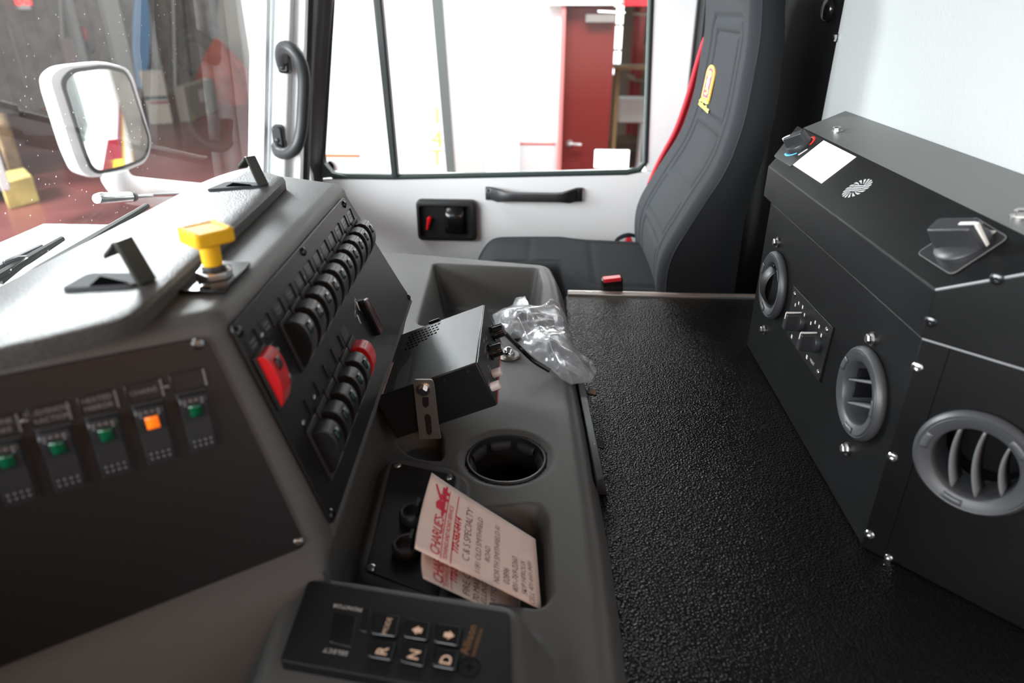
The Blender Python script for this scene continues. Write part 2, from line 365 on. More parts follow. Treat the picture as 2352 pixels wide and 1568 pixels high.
# latch
x0, z0 = dp(957, 458); x1, z1 = dp(1097, 550); z0, z1 = z1, dp(1090, 457)[1]
latch_o = MB().prism(FXZ, rrect(x0, x1, z0, z1, .014), -1.752, -1.732)
latch = latch_o.build('door_latch', BLK, door, bev=.004)
i0, k0 = dp(968, 540); i1, k1 = dp(1082, 470)
cut(latch, MB().prism(FXZ, rrect(i0, i1, k0, k1, .008), -1.7475, -1.60)); latch['label'] = 'black recessed latch with a red lock lever'
mb = MB(); a0, d0 = dp(1023, 536, 1.737); a1, d1 = dp(1066, 472, 1.737); n = 12
prof = [(a0+(a1-a0)*t, 1.741-.006*math.sin(math.pi*t)**.5) for t in np.linspace(0, 1, n)]
mb.grid([[(x, y, d0), (x, y, d1)] for x, y in prof]); mb.build('latch_paddle', BLKG, latch, solid=.003)
mb = MB(); q0 = hy(986, 503, 1.738); q1 = hy(981, 527, 1.738); mb.tube([q0+(0, .008, 0), q0+(0, -.002, 0), q0*.5+q1*.5, q1], [.006, .006, .0045, .003], 10); mb.dome(Fr(q0, (1, 0, 0), (0, 0, 1)), 0, 0, .0065, .004)
mb.build('lock_lever', mat('lever_red', (.75, .01, .015), .3), latch)
# pull handle
L, Rr = dp(1116, 446), dp(1337, 444); mb = MB(); zc = (L[1]+Rr[1])/2
st = [(0, .0, .0155), (.035, .0, .0155), (.07, .004, .0155), (.13, .022, .0155), (.22, .032, .0115), (.28, .034, .0105), (.72, .034, .0105), (.79, .032, .0115), (.87, .022, .0160), (.93, .004, .0165), (.965, 0, .0165), (1, 0, .0165)]
wl = Rr[0]-L[0]; G = []
for t, off, h in st:
    x = L[0]+wl*t; Y = 1.749-off; G.append([(x, Y, zc-h), (x, Y-.006, zc-h+.002), (x, Y-.009, zc), (x, Y-.006, zc+h-.002), (x, Y, zc+h)])
ph = mb.grid(G).build('pull_handle', DGREY, door, solid=.004, smooth=50)
for t in (.03, .965):
    for s in (-1, 1):
        screw(Fr((L[0]+wl*t, 1.741, zc+s*.0095), (1, 0, 0), (0, 0, 1)), 0, 0, .0038, ph, BLK)
mb = MB(); mb.box(WF, .335, .345, 1.715, 1.80, -.7, .84); mb.box(WF, .352, .372, 1.72, 1.80, -.7, .84)
struct(mb.build('trim_6', BLKM, bev=.003))
struct(bx(.372, .475, 1.722, 1.79, -.78, .86).build('wall_passenger_rear', mat('pillar_beige', (.42, .40, .37), .5)))
# ---------------------------------------------------------------- grab handle on the pillar
gh = thing('grab_handle', 'black tubular grab handle bolted upright to the white windshield pillar', 'handle', hy(640, 360, 1.6))
P = [hy(x, y, Y) for x, y, Y in [(650, 150, 1.615), (646, 128, 1.59), (650, 110, 1.565), (668, 112, 1.545), (688, 138, 1.54), (698, 180, 1.545), (696, 250, 1.55), (692, 300, 1.55), (682, 335, 1.55), (662, 352, 1.565), (642, 350, 1.59), (636, 335, 1.61)]]
MB().tube(spline(P, 6), .0135, 14).build('bar', mat('handle_grey', (.028, .03, .032), .45), gh, smooth=70)
for (x, y) in ((652, 140), (641, 314)):
    q = hy(x, y, 1.612); f = Fr(q, (1, 0, 0), (-.08, 0, 1)); mb = MB()
    mb.prism(f, rrect(-.014, .014, -.028, .028, .009), -.012, .012, grow=-.12); mb.build('mount_foot', BLK, gh, bev=.004)
    mb = MB(); mb.dome(f, -.001, -.012 if y < 200 else -.006, .006, .003, w=.012); 
    mb.build('bolt_cover', DGREY, gh)
mb = MB(); q = hy(1905, 22, 1.0); q = hx(1905, 22, .472); f = Fr(q, (0, -1, 0), (0, 0, 1))
tag(MB().lathe(f, [(.020, 0), (.020, .004), (.015, .009), (.0001, .010)], 24, cap1=False).build('round_plug', BLKG, smooth=60), 'round black plug on the black panel behind the seat', 'plug')
q = hx(1922, 87, .47); o = screw(Fr(q, (0, -1, 0), (0, 0, 1)), .004, 0, .006, None, CHR, name='hex_bolt', hexa=True)
tag(o, 'small bright bolt on the edge of the grey rear wall', 'bolt')

# ================================================================ engine cover between the seats
ec = thing('engine_cover', 'engine cover between the seats under pebbled black vinyl matting', 'engine cover', (.25, .4, -.70))
mb = MB(); mb.prism(WF, rpoly([(.034, 1.182), (.466, 1.182), (.466, -.68), (.034, -.68)], .01), -.70, 0)
mb.build('mat_cover', MATT, ec, bev=.008, seg=3)
mb = MB(); E = [hz(1300, 669, .004), hz(1745, 672, .004)]
f = Fr((.02, 1.190, 0), (1, 0, 0), (0, 1, 0))
mb.box(f, .02, .44, -.014, .004, -.05, .004); mb.build('edge_trim', ALU, ec, bev=.0015)
mb = MB(); mb.box(f, .02, .44, -.0105, -.0015, .004, .0046); mb.build('trim_inlay', mat('inlay_tan', (.30, .22, .19), .5), ec)
q = hz(1354, 680, .0046); mb = MB(); mb.box(f, q[0]-.02-.006, q[0]-.02+.006, -.008, -.004, .0046, .0050); mb.build('inlay_plate', LEG, ec)

# ================================================================ dashboard
BL = hz(760, 1205, .12); TL = hz(525, 750, .288); BR = hz(940, 685, .12)
Fc = Fr(BL, BR-BL, TL-BL)
lBR = hz(700, 1250, .12); lTR = hz(470, 775, .285)
Fl = Fr(lBR, (.84, .54, 0), lTR-lBR)
dash = thing('dashboard', 'grey textured plastic dashboard with tall switch binnacle, padded top and lower tray deck', 'dashboard', (-.2, .7, -.30))
def Kz(z, off=-.0012):
    A = np.array([Fl.z[:2], Fc.z[:2]]); b = np.array([Fl.z@(Fl.o+Fl.z*off)-Fl.z[2]*z, Fc.z@(Fc.o+Fc.z*off)-Fc.z[2]*z]); return np.linalg.solve(A, b)
ldir = -Fl.x[:2]/np.linalg.norm(Fl.x[:2]); cdir = Fc.x[:2]/np.linalg.norm(Fc.x[:2])
ztop = lambda X: .300+.46*min(0, X+.33)
def level(z, r=.014, outl=0, outc=0, cend=None):
    K = Kz(z); pts = []
    nl = np.array([Fl.z[0], Fl.z[1]]); nc = np.array([Fc.z[0], Fc.z[1]])
    e = cend if cend is not None else .363+(.175-(z-.12)/.97)*.648
    for a in np.linspace(.42, r, 14): pts.append(K+ldir*a+nl*outl)
    for t in np.linspace(0, 1, 9)[1:-1]: pts.append((1-t)**2*(K+ldir*r)+2*t*(1-t)*K+t*t*(K+cdir*r)+(nl*outl*(1-t)+nc*outc*t))
    for a in np.linspace(r, e, 22): pts.append(K+cdir*a+nc*outc)
    return [np.array([*q, z]) for q in pts]
rows = [level(-.28, outl=.03, outc=-.035, cend=.50), level(.00, outl=.022, outc=-.035, cend=.50), level(.060, outl=.012, outc=-.032, cend=.482), level(.095, outl=.004, outc=-.012, cend=.478), level(.110, outl=.001, outc=.0), level(.15), level(.2), level(.25), level(.284)]
top0 = rows[-1]; nS = len(top0)
inn = []
for i in range(nS):
    a = top0[max(i-1, 0)]; b = top0[min(i+1, nS-1)]; t = nrm((b-a)[:2]); inn.append(np.array([-t[1], t[0], 0]))
# rounded shoulder
for th in (25, 50, 70, 90):
    r = .015; rows.append([top0[i]+inn[i]*r*(1-math.cos(R_(th)))+np.array([0, 0, r*math.sin(R_(th))]) for i in range(nS)])
W = [np.array([-.594, y, 0]) for y in np.linspace(.10, .93, nS)]
sh = rows[-1]
for t in np.linspace(0, 1, 12)[1:]:
    rw = []
    for i in range(nS):
        q = sh[i]*(1-t)+W[i]*t; q[2] = min(sh[i][2], ztop(q[0])+.002) if t > .15 else sh[i][2]*(1-t/.15*1)+(min(sh[i][2], ztop(q[0])+.002))*(t/.15); rw.append(q)
    rows.append(rw)
mb = MB(); mb.grid(rows, flip=True)
endc = [r[-1] for r in rows]+[np.array([-.594, .93, -.28])]
mb.add(endc, [list(range(len(endc)))])
mb.build('binnacle_shell', GREY, dash, smooth=40)
# padded top: flat strip, crest, then a slope down to the windshield
Fp = Fr((-.26, .5, .3125), (1, 0, 0), (0, 1, 0))
def resamp(L, n):
    L = np.array(L); d = np.r_[0, np.cumsum(np.linalg.norm(np.diff(L, axis=0), axis=1))]; t = np.linspace(0, d[-1], n)
    return np.stack([np.interp(t, d, L[:, k]) for k in range(3)], 1)
nP = 50
fe = resamp(spline([hz(*q, .3125) for q in [(-90, 820), (60, 789), (180, 759), (262, 736), (292, 724), (318, 706), (340, 688), (420, 616), (520, 527), (600, 455), (640, 418), (652, 407)]], 5), nP)
cr = resamp(spline([hz(*q, .3125) for q in [(-120, 815), (0, 735), (100, 672), (239, 579), (298, 536), (388, 483), (474, 433), (530, 394), (562, 384)]], 5), nP)
cr[:, 0] = cr[:, 0]*.5+.5*(-.345)
ba = np.array([(-.597, y, .195) for y in np.linspace(.18, 1.02, nP)])
rr = [fe+np.array([.001, 0, -.0125]), fe+np.array([.001, 0, -.004]), fe*.985+cr*.015+np.array([0, 0, -.001])]
for t in (.05, .2, .4, .6, .8, .95): rr.append(fe*(1-t)+cr*t)
for t in np.linspace(0, 1, 12)[1:]: rr.append(cr*(1-t)+ba*t+np.array([0, 0, .010*math.sin(math.pi*t)]))
mb = MB(); mb.grid(rr, flip=True)
e = [r[-1] for r in rr]; mb.add(e+[q+np.array([0, 0, -.03]) for q in e[1:]][::-1], [list(range(2*len(e)-1))])
mb.build('top_pad', PADV, dash, bev=.002, seg=2, smooth=32)
mb = MB(); mb.prism(FXZ, rpoly([(-.60, -.28), (-.40, -.28), (-.38, .27), (-.43, .325), (-.60, .25)], .03), -.14, .66); mb.build('shade_hood', GREY, dash, bev=.012, seg=3)  # unseen hood, added to block windshield light from the left panel
# flip-up latches on the pad
def pad_latch(bez, dark, h0, h1, t0, t1, lip, lab):
    P = [Fp.px(*q) for q in bez]; mb = MB(); mb.prism(Fp, rpoly(P, .006), -.002, .0022)
    o = mb.build('pad_latch', BEZ, dash, bev=.0008, label=lab)
    mb = MB(); mb.prism(Fp, [Fp.px(*q) for q in dark], .0022, .0026); mb.build('latch_well', WELL, o)
    a = Fp.p(*Fp.px(*h0)); b = Fp.p(*Fp.px(*h1)); c = hy(*t0, a[1]-.004); d = c+(b-a)*.95
    n = nrm(np.cross(b-a, c-a))*.004; mb = MB()
    mb.add([a, b, d, c, a+n, b+n, d+n, c+n], [[0, 1, 2, 3], [7, 6, 5, 4], [0, 4, 5, 1], [1, 5, 6, 2], [2, 6, 7, 3], [3, 7, 4, 0]])
    l = hy(*lip, a[1]-.004); m = nrm(l-c)*.012
    mb.add([c, d, d+m, c+m, c+(0, 0, -.004), d+(0, 0, -.004), d+m+(0, 0, -.004), c+m+(0, 0, -.004)], [[0, 1, 2, 3], [7, 6, 5, 4], [0, 4, 5, 1], [1, 5, 6, 2], [2, 6, 7, 3], [3, 7, 4, 0]])
    mb.build('latch_flap', mat('flap_olive', (.028, .028, .022), .35), o, bev=.0008)
pad_latch([(138, 670), (312, 660), (352, 632), (205, 632)], [(208, 664), (232, 642), (290, 655), (300, 659)], (314, 657), (352, 640), (255, 556), (275, 546), (243, 572), 'nearer flip-up latch on the pad, flap standing open')
pad_latch([(472, 440), (600, 430), (622, 424), (520, 421)], [(520, 433), (536, 425), (575, 429), (580, 432)], (592, 428), (615, 424), (560, 360), (578, 356), (549, 374), 'farther flip-up latch on the pad, flap standing open')

# lower deck: one moulded surface with trays, cup hole and raised plinths
DZ = .03
def sdf(P, X, Y):
    P = np.array([q[:2] for q in P]); d = np.full(X.shape, 1e9); ins = np.zeros(X.shape, bool); n = len(P)
    for i in range(n):
        a, b = P[i], P[(i+1) % n]; e = b-a; wx, wy = X-a[0], Y-a[1]
        t = np.clip((wx*e[0]+wy*e[1])/(e@e), 0, 1); d = np.minimum(d, (wx-t*e[0])**2+(wy-t*e[1])**2)
        c = ((a[1] > Y) != (b[1] > Y)); 
        with np.errstate(divide='ignore', invalid='ignore'): xi = (b[0]-a[0])*(Y-a[1])/(b[1]-a[1])+a[0]
        ins ^= c & (X < xi)
    d = np.sqrt(d); return np.where(ins, -d, d)
sst = lambda t: (lambda t: t*t*(3-2*t))(np.clip(t, 0, 1))
xs = np.arange(-.42, .105, .0025); ys = np.arange(.18, 1.36, .0025); X, Y = np.meshgrid(xs, ys, indexing='ij')
px = lambda L, z: rpoly([hz(*q, z) for q in L], .018, 4)
edge = [hz(*q, DZ) for q in [(1255, 606), (1272, 640), (1292, 740), (1308, 860), (1330, 980), (1350, 1110), (1372, 1250), (1392, 1420), (1408, 1600), (1420, 1750)]]
ol = [(-.42, 1.345)]+[hz(870, 573, DZ)[:2]]+[e[:2] for e in edge]+[(.055, .18), (-.42, .18)]
d = sdf(rpoly(ol, .02, 5), X, Y)
Zt = DZ-np.where(d > 0, .062*sst(d/.034), 0)-.004*sst((d+.012)/.012)
far = px([(990, 603), (1243, 615), (1252, 650), (1240, 760), (952, 748)], DZ); dF = sdf(far, X, Y); Zt -= .085*sst(-dF/.030)
pk = px([(900, 1005), (960, 985), (1016, 990), (1024, 1064), (935, 1050)], DZ); Zt -= .02*sst(-sdf(pk, X, Y)/.008)
nt_ = px([(1060, 1168), (1238, 1152), (1264, 1185), (1276, 1372), (1245, 1402), (1010, 1368), (1000, 1330)], DZ); Zt -= .045*sst(-sdf(nt_, X, Y)/.018)
pl_ = px([(893, 1046), (1058, 1078), (1020, 1392), (820, 1322)], .045); Zt += .0145*sst(1-(sdf(pl_, X, Y)+.002)/.012)*sst(1+0*X)
kp_ = rpoly([hz(*q, .085) for q in [(676, 1322), (1182, 1400), (1186, 1600), (1186, 1800), (560, 1760), (618, 1535)]], .012, 4)
sk = sdf(kp_, X, Y); Zt = np.maximum(Zt, np.where(sk < .05, DZ+.054*sst(1-(sk+.0)/.034), -1))
cc = hz(1163, 1048, DZ); rc = np.hypot(X-cc[0], Y-cc[1]); Zt -= .004*sst(1-(rc-.044)/.012)
Zt = np.where(rc < .0445, -.05, Zt)
mb = MB(); mb.grid(np.stack([X, Y, Zt], -1)); keep = (d < .030).reshape(-1); mb.f = [f for f in mb.f if all(keep[i] for i in f)]
used = sorted({i for f in mb.f for i in f}); ren = {k: j for j, k in enumerate(used)}; mb.v = [mb.v[i] for i in used]; mb.f = [[ren[i] for i in f] for f in mb.f]; mb.mi = [0]*len(mb.f)
mb.build('deck', GREY, dash, smooth=60)
# black side strip and hooks along the deck edge
mb = MB(); e0 = hz(1338, 880, .012); e1 = hz(1386, 1116, .012); n = nrm(np.cross(e1-e0, zz))
mb.add([e0+(0, 0, .012), e1+(0, 0, .012), e1+(.005, 0, -.012), e0+(.005, 0, -.012), e0+(-.008, 0, .008), e1+(-.008, 0, .008), e1+(-.008, 0, -.012), e0+(-.008, 0, -.012)], [[0, 1, 2, 3], [7, 6, 5, 4], [0, 4, 5, 1], [1, 5, 6, 2], [2, 6, 7, 3], [3, 7, 4, 0]])
mb.build('side_strip', BLKM, dash, bev=.001)
for i, (x, y, lab) in enumerate([(1347, 893, 'small black hook with bright edge on the deck side beside the plastic bag'), (1362, 1010, 'small black hook with bright edge on the deck side beside the cup holder')]):
    q = hz(x, y, .02); t = thing('hold_down_hook', lab, 'hook', (q[0], q[1], 0), 'hooks along the deck edge')
    f = Fr(q, (0, -1, 0), (1, 0, 0)); mb = MB(); f2 = Fr(q, (1, 0, 0), (0, -1, 0))
    mb.prism(Fr(q, (1, 0, -.25), (0, -1, 0)), rrect(0, .013, 0, .015, .003), -.003, 0); mb.build('hook_plate', BLKG, t, bev=.0006)
    mb = MB(); mb.tube([q, q+(.001, -.010, 0), q+(.004, -.018, -.003), q+(.007, -.024, -.008)], .0009, 6); mb.tube([q, q+(.013, 0, -.003)], .0008, 6); mb.build('wire_edge', CHR, t)
# ================================================================ switch panels
def rocker(parent, fr, u, v, wd=.0205, ln=.0375, h=.0135, m=BLK, lens=None, lens_hi=False, flat=False, lab=None, dots=True):
    f = fr.at(u, v, .002)
    mb = MB(); hw, hl = wd/2, ln/2
    if flat:
        pr = [(-hl, 0), (hl, 0), (hl, .0075), (hl*.80, .0092), (hl*.3, .0062), (0, .0052), (-hl*.6, .0050), (-hl, .0035)]
    else:
        pr = [(-hl, 0), (hl, 0), (hl*1.0, h*.50), (hl*.84, h*.80), (hl*.62, h*.95), (hl*.40, h*1.0), (hl*.15, h*.99), (-hl*.12, h*.92), (-hl*.38, h*.78), (-hl*.62, h*.58), (-hl*.84, h*.32), (-hl, h*.08)]
    fs = Fr(f.p(0, 0, 0), f.y, f.z)     # local: x along length, y outwards, z = -> width
    mb.prism(fs, pr, -hw, hw)
    o = mb.build('rocker_switch', m, parent, bev=.0010, seg=2, label=lab, smooth=50)
    def surf(vv):
        P = pr[2:]; 
        for a, b in zip(P[:-1], P[1:]):
            if b[0] <= vv <= a[0]: t = (vv-a[0])/(b[0]-a[0]); return a[1]+(b[1]-a[1])*t
        return P[-1][1]
    def patch(u0, u1, v0, v1, dw, name, mm, n=5):
        G = [[f.p(uu, vv, surf(vv)+dw) for vv in np.linspace(v0, v1, n)] for uu in (u0, u1)]
        MB().grid(G, flip=False).build(name, mm, o, solid=.0012, smooth=30)
    if lens: patch(-hw*.42, hw*.48, hl*.25, hl*.68, .0004, 'lens', lens)
    if dots:
        mb = MB()
        for vv in (hl*.86, hl*.74, -hl*.62, -hl*.80):
            for k in range(4):
                if vv == hl*.74 and 0 < k < 3: continue
                mb.dome(Fr(f.p(-hw*.62+hw*1.24*k/3, vv, surf(vv)), f.x, f.y), 0, 0, .0007, .0005, seg=8, n=3, w=.0001)
        mb.build('grip_dots', mat('dot_grey', (.20, .20, .21), .35), o)
    return o
def frame_rect(mb, f, u0, u1, v0, v1, t, w0, w1):
    for a in ((u0, u1, v0, v0+t), (u0, u1, v1-t, v1), (u0, u0+t, v0+t, v1-t), (u1-t, u1, v0+t, v1-t)): mb.box(f, *a, w0, w1)
WIN = mat('label_window', (.020, .020, .022), .3)
cp = thing('switch_panel', 'black switch panel with two long rows of rockers on the side of the binnacle', 'switch panel', Fc.p(.2, 0, 0))
plate = MB().prism(Fc, rpoly([Fc.px(760, 1208), Fc.px(525, 750), Fc.px(785, 453), Fc.px(941, 686)], .006), -.0005, .002).build('plate', BLKP, cp, bev=.0005)
for u, v in [(.0072, .168), (.1707, .1700), (.336, .169), (.448, .005), (.0045, .0065)]: screw(Fc, u, v, .0042, cp, BLKG, w=.002)
for u, v in [(.0340, .152), (.1472, .1525), (.2058, .1527), (.3221, .1536), (.0655, .078), (.0300, .0765)]: screw(Fc, u, v, .0022, cp, ZINC, w=.002)
U10 = [.0765+.0294*k for k in range(10)]
for k in range(12):
    u = .0194+.0292*k-(.0015 if k < 3 else 0); 
    mb = MB(); mb.box(Fc, u-.0095, u+.0095, .1475, .1595, .0018, .0023); o = mb.build('label_window', WIN, cp)
    mb = MB(); mb.box(Fc, u+.0082, u+.0098, .147, .1605, .0018, .0034); mb.box(Fc, u-.0085, u+.009, .1468, .1478, .0018, .0030); mb.build('window_lip', BLK, o)
    mb = MB(); mb.box(Fc, u-.005, u+.004, .155, .1562, .0023, .0025); mb.box(Fc, u-.005, u+.004, .1515, .1527, .0023, .0025); mb.build('legend', LEGD, o)
for k, u in enumerate(U10):
    mb = MB(); mb.box(Fc, u-.0128, u+.0128, .1025, .1475, .0015, .0045); b = mb.build('switch_mount', BLKM, cp, bev=.0008)
    rocker(cp, Fc.at(0, 0, .0025), u, .1245, .0185, .0400, .0155, lens=DRKL)
mb = MB(); mb.box(Fc, .0055, .0285, .104, .1475, .0015, .0045); mb.build('switch_mount', BLKM, cp, bev=.0008)
rocker(cp, Fc.at(0, 0, .0025), .0165, .1255, .0185, .0410, .0085, m=RED, lens=mat('red_window', (.05, .01, .012), .2), lab='red rocker at the near end of the upper row')
mb = MB(); mb.box(Fc, .0330, .0440, .106, .142, .0018, .0035); o = mb.build('legend_strip', WIN, cp)
mb = MB()
for k, s in enumerate(('HIGH', 'IDLE', 'OFF')): text_mb(mb, s, fplace(Fc, .0385, .135-.0115*k, R_(0), .0037), .0052, 'CENTER')
mb.build('legend', LEG, o)
for k, u in enumerate([.038, .067, .0962, .1262, .1550]):
    mb = MB(); mb.box(Fc, u-.0128, u+.0128, .022, .0715, .0015, .0045); mb.build('switch_mount', BLKM, cp, bev=.0008)
    rocker(cp, Fc.at(0, 0, .0025), u, .0465, .0185, .0400, .0155, lens=GRND)
    mb = MB(); mb.box(Fc, u+.0080, u+.0095, .0735, .087, .0018, .0034); mb.box(Fc, u-.011, u+.009, .0725, .0735, .0018, .0032); mb.build('window_lip', BLK, cp)
mb = MB(); mb.box(Fc, .1715, .1945, .022, .0715, .0015, .0045); mb.build('switch_mount', BLKM, cp, bev=.0008)
rocker(cp, Fc.at(0, 0, .0025), .1820, .0465, .0180, .0400, .0155, m=RED, lab='red rocker at the far end of the lower row')
mb = MB(); mb.box(Fc, .172, .191, .0735, .087, .0018, .0024); o = mb.build('label_window', WIN, cp)
mb = MB(); text_mb(mb, 'CAB', fplace(Fc, .1815, .083, 0, .0026), .0055, 'CENTER'); text_mb(mb, 'LIGHT', fplace(Fc, .1815, .077, 0, .0026), .0045, 'CENTER'); mb.build('legend', LEGD, o)
mb = MB(); mb.prism(Fc, rpoly([(.2530, .0835), (.2700, .0800), (.2790, .0385), (.2600, .0370)], .003), .0015, .0085); hm = mb.build('meter_window', BLKG, cp, bev=.0012, label='small black display with a thin red border')
mb = MB(); Q = [(.2565, .0805), (.2680, .0780), (.2762, .0410), (.2625, .0395)]
for a, b in zip(Q, Q[1:]+Q[:1]): mb.tube([Fc.p(*a, .0086), Fc.p(*b, .0086)], .0004, 5)
mb.build('red_border', mat('border_red', (.25, .02, .02), .5), hm)
mb = MB(); text_mb(mb, 'CAUTION', fplace(Fc, .2375, .0835, R_(28), .0023), .0056, 'CENTER'); mb.build('legend', LEG, cp)
for (u, v, a) in ((.2455, .081, 0), (.2325, .0715, 0)):
    mb = MB(); f = Fc.at(u, v, .0023, R_(-18)); mb.prism(f, [(-.0022, .006), (.0018, .004), (.0022, -.002), (.004, -.005), (.0008, -.004), (-.001, 0)], 0, .0002); mb.build('arrow_mark', LEG, cp)

lp = thing('switch_panel', 'brown-tinged black panel facing the driver with five flat rockers, one lit orange', 'switch panel', Fl.p(-.1, 0, 0))
MB().prism(Fl, rpoly([Fl.px(703, 1252), Fl.px(472, 772), Fl.px(-170, 894), Fl.px(-230, 1620)], .007), -.0005, .002).build('plate', BLKP, lp, bev=.0005)
for u, v in [(-.0393, .166), (-.004, .0045)]: screw(Fl, u, v, .0042, lp, SCRW, w=.002)
for u, v in [(-.0637, .1421), (-.141, .1409)]: screw(Fl, u, v, .0022, lp, SCRW, w=.002)
names = ['', 'CHAINS', 'HEATED\nMIRROR', 'MUD/SNOW\nTRACTION', 'ENGINE\nBRAKE', '', '']
for k in range(7):
    u = -.0502-.0259*k; v = .1432-.0006*k
    mb = MB(); frame_rect(mb, Fl, u-.0105, u+.0105, v-.0068, v+.0068, .0010, .0018, .0032); o = mb.build('label_window', BLK, lp, bev=.0004)
    mb = MB(); mb.box(Fl, u+.0094, u+.0107, v-.0055, v+.0060, .0018, .0036); mb.build('window_lip', mat('lip_satin', (.22, .22, .23), .25, metal=.6), o)
    if names[k]:
        mb = MB(); L = names[k].split('\n')
        for i, s in enumerate(L): text_mb(mb, s, fplace(Fl, u-.0005, v+(.0026 if len(L) > 1 else 0)-.0052*i, 0, .0022), .0044, 'CENTER')
        mb.build('legend', LEGD, o)
    v = .1150-.0007*k
    mb = MB(); mb.box(Fl, u-.0092, u+.0092, v-.0215, v+.0215, .0015, .0026); mb.build('switch_mount', BLKM, lp, bev=.0006)
    o = rocker(lp, Fl, u, v, .0165, .0395, .01, m=DGREY, lens=ORGL if k == 1 else GRNL, flat=True, lab='rocker with lit orange lens' if k == 1 else None)
# ================================================================ parking brake valve
P = hz(494, 632, .3035); bv = thing('parking_brake_valve', 'yellow square push-pull parking brake knob on a small black plate', 'brake knob', P)
pf = Fr((P[0], P[1], .3), (1, 0, 0), (0, 1, 0)); pl = [hz(*q, .3) for q in [(406, 674), (515, 675), (576, 608), (470, 604)]]
MB().prism(WF, pl, .2995, .3025).build('plate', BLKG, bv, bev=.0004)
vf = Fr((P[0], P[1], .3025), (math.cos(.6), math.sin(.6), 0), (-math.sin(.6), math.cos(.6), 0))
mb = MB(); mb.lathe(vf, [(.0128, 0), (.0128, .0050), (.0115, .0060)], 6); mb.build('lock_nut', ZINC, bv, bev=.0008, smooth=20)
mb = MB(); mb.lathe(vf, [(.0098, .0060), (.0098, .0068), (.0085, .0070), (.0080, .0095), (.0072, .0095)], 24); mb.build('boot', DGREY, bv, smooth=40)
a = hz(423, 537, .3363); b = hz(466, 555, .3363); c = hz(525, 533, .3363)
hf = Fr((P[0], P[1], .3025), b-a, c-b)
mb = MB(); mb.cyl(hf, 0, 0, .0068, .008, .0265, 24, r2=.0072); st = mb.build('knob_stem', YEL, bv)
hf = Fr((P[0]-.0008, P[1]+.001, .3025), b-a, c-b)
s = .0148; mb = MB(); mb.prism(hf, rrect(-s, s, -s, s, .004), .0262, .0365); hd_ = mb.build('knob_head', YEL, bv, bev=.0015, seg=3)
mb = MB()
for q in ((-s+.002, s-.002, s-.0045, s-.002), (-s+.002, s-.002, -s+.002, -s+.0035), (-s+.002, -s+.0035, -s, s)): mb.box(hf, *q, .0365, .0373)
mb.build('head_rim', YEL, hd_, bev=.0003)
mb = MB(); text_mb(mb, 'PARKING', fplace(hf, 0, .006, R_(90)*0, .0367), .0042, 'CENTER'); text_mb(mb, 'BRAKE', fplace(hf, 0, .001, 0, .0367), .0042, 'CENTER'); text_mb(mb, 'PUSH TO RELEASE', fplace(hf, 0, -.005, 0, .0367), .0024, 'CENTER')
mb.build('lettering', mat('olive_ink', (.30, .20, .02), .6), hd_)
for (x, y) in ((471, 661), (520, 614)): q = hz(x, y, .3025); screw(WF, q[0], q[1], .0042, bv, BLKG, w=.3025)

# ================================================================ siren amplifier lying on the deck
RA = np.array([.9284, .0362, .3697]); RB = np.array([-.0402, .9992, .003]); P0 = np.array([-.1669, .6463, .0345])
rD, rW, rH = .1236, .1594, .0585
Ft = Fr(P0+np.cross(RA, RB)*rH, RA, RB)                      # top face
Fn = Fr(P0, RA, Ft.z)                                       # near side, normal towards camera
Ff = Fr(P0+Ft.x*rD, RB, Ft.z)                               # front panel, normal outwards
sa = thing('siren_amplifier', 'black siren amplifier box with knobs and white buttons lying tilted on the deck', 'control box', (P0[0]+.06, P0[1]+.08, .03))
case = MB().box(Ft, 0, rD, 0, rW, -rH, 0).build('case', mat('case_black', (.014, .016, .018), .28, spec=.6, bump=.1, bscale=900), sa, bev=.0012)
mb = MB()
z6 = lambda x, y: (860+x/4.6125, 680+y/4.6125)
c00 = Ft.px(*z6(335, 565)); c10 = Ft.px(*z6(672, 438)); c01 = Ft.px(*z6(380, 410))
for i in range(9):
    for j in range(6):
        q = c00+(c10-c00)*(i+.5*(j % 2))/9+(c01-c00)*j/5
        if j == 0 and i > 3 or j == 1 and i > 5: continue
        mb.lathe(Ft.at(q[0], q[1]), [(.0018, .0001), (.0015, .0003)], 10)
mb.build('vent_hole', WELL, case, kind='stuff')
mb = MB(); Lq = [Ft.px(*z6(*q)) for q in ((40, 1050), (90, 1035), (205, 700), (165, 715))]; mb.prism(Ft, Lq, 0, .0003); mb.build('barcode_label', mat('label_pink', (.62, .44, .40), .6), case)
mb = MB()
for k in range(9):
    t0 = .30+.05*k; a = np.array(Lq[0])*(1-t0)+np.array(Lq[3])*t0; b = np.array(Lq[1])*(1-t0)+np.array(Lq[2])*t0; d_ = (np.array(Lq[3])-Lq[0])*.018
    mb.prism(Ft, [a*.65+b*.35, a*.2+b*.8, a*.2+b*.8+d_, a*.65+b*.35+d_], .0003, .0005)
mb.build('barcode', INKB, case)
mb = MB()
for k in range(9):
    a = Ft.px(*z6(200+18*k, 1000-6*k)); b = Ft.px(*z6(250+16*k, 800-20*k)); mb.prism(Ft, [a, a+(.0012, 0), b+(.0012, 0), b], 0, .0002)
mb.build('fine_print', mat('fine_grey', (.05, .05, .05), .5), case)
for (x, y) in ((742, 885), (993, 795)): q = Fn.px(*z6(x, y)); MB().lathe(Fn.at(*q), [(.0016, .0001), (.0014, .0003)], 12).build('screw_hole', BLKM, case)
fpn = MB().box(Ff, .001, rW-.001, .001, rH-.001, 0, .0012).build('front_panel', mat('panel_charcoal', (.03, .03, .033), .5), sa)
MB().box(Ff, .003, rW-.003, .0012, .0042, .0012, .0018).build('red_stripe', RED, fpn)
def fpx(x, y, w=.0012): return Ff.px(*z6(x, y), w)
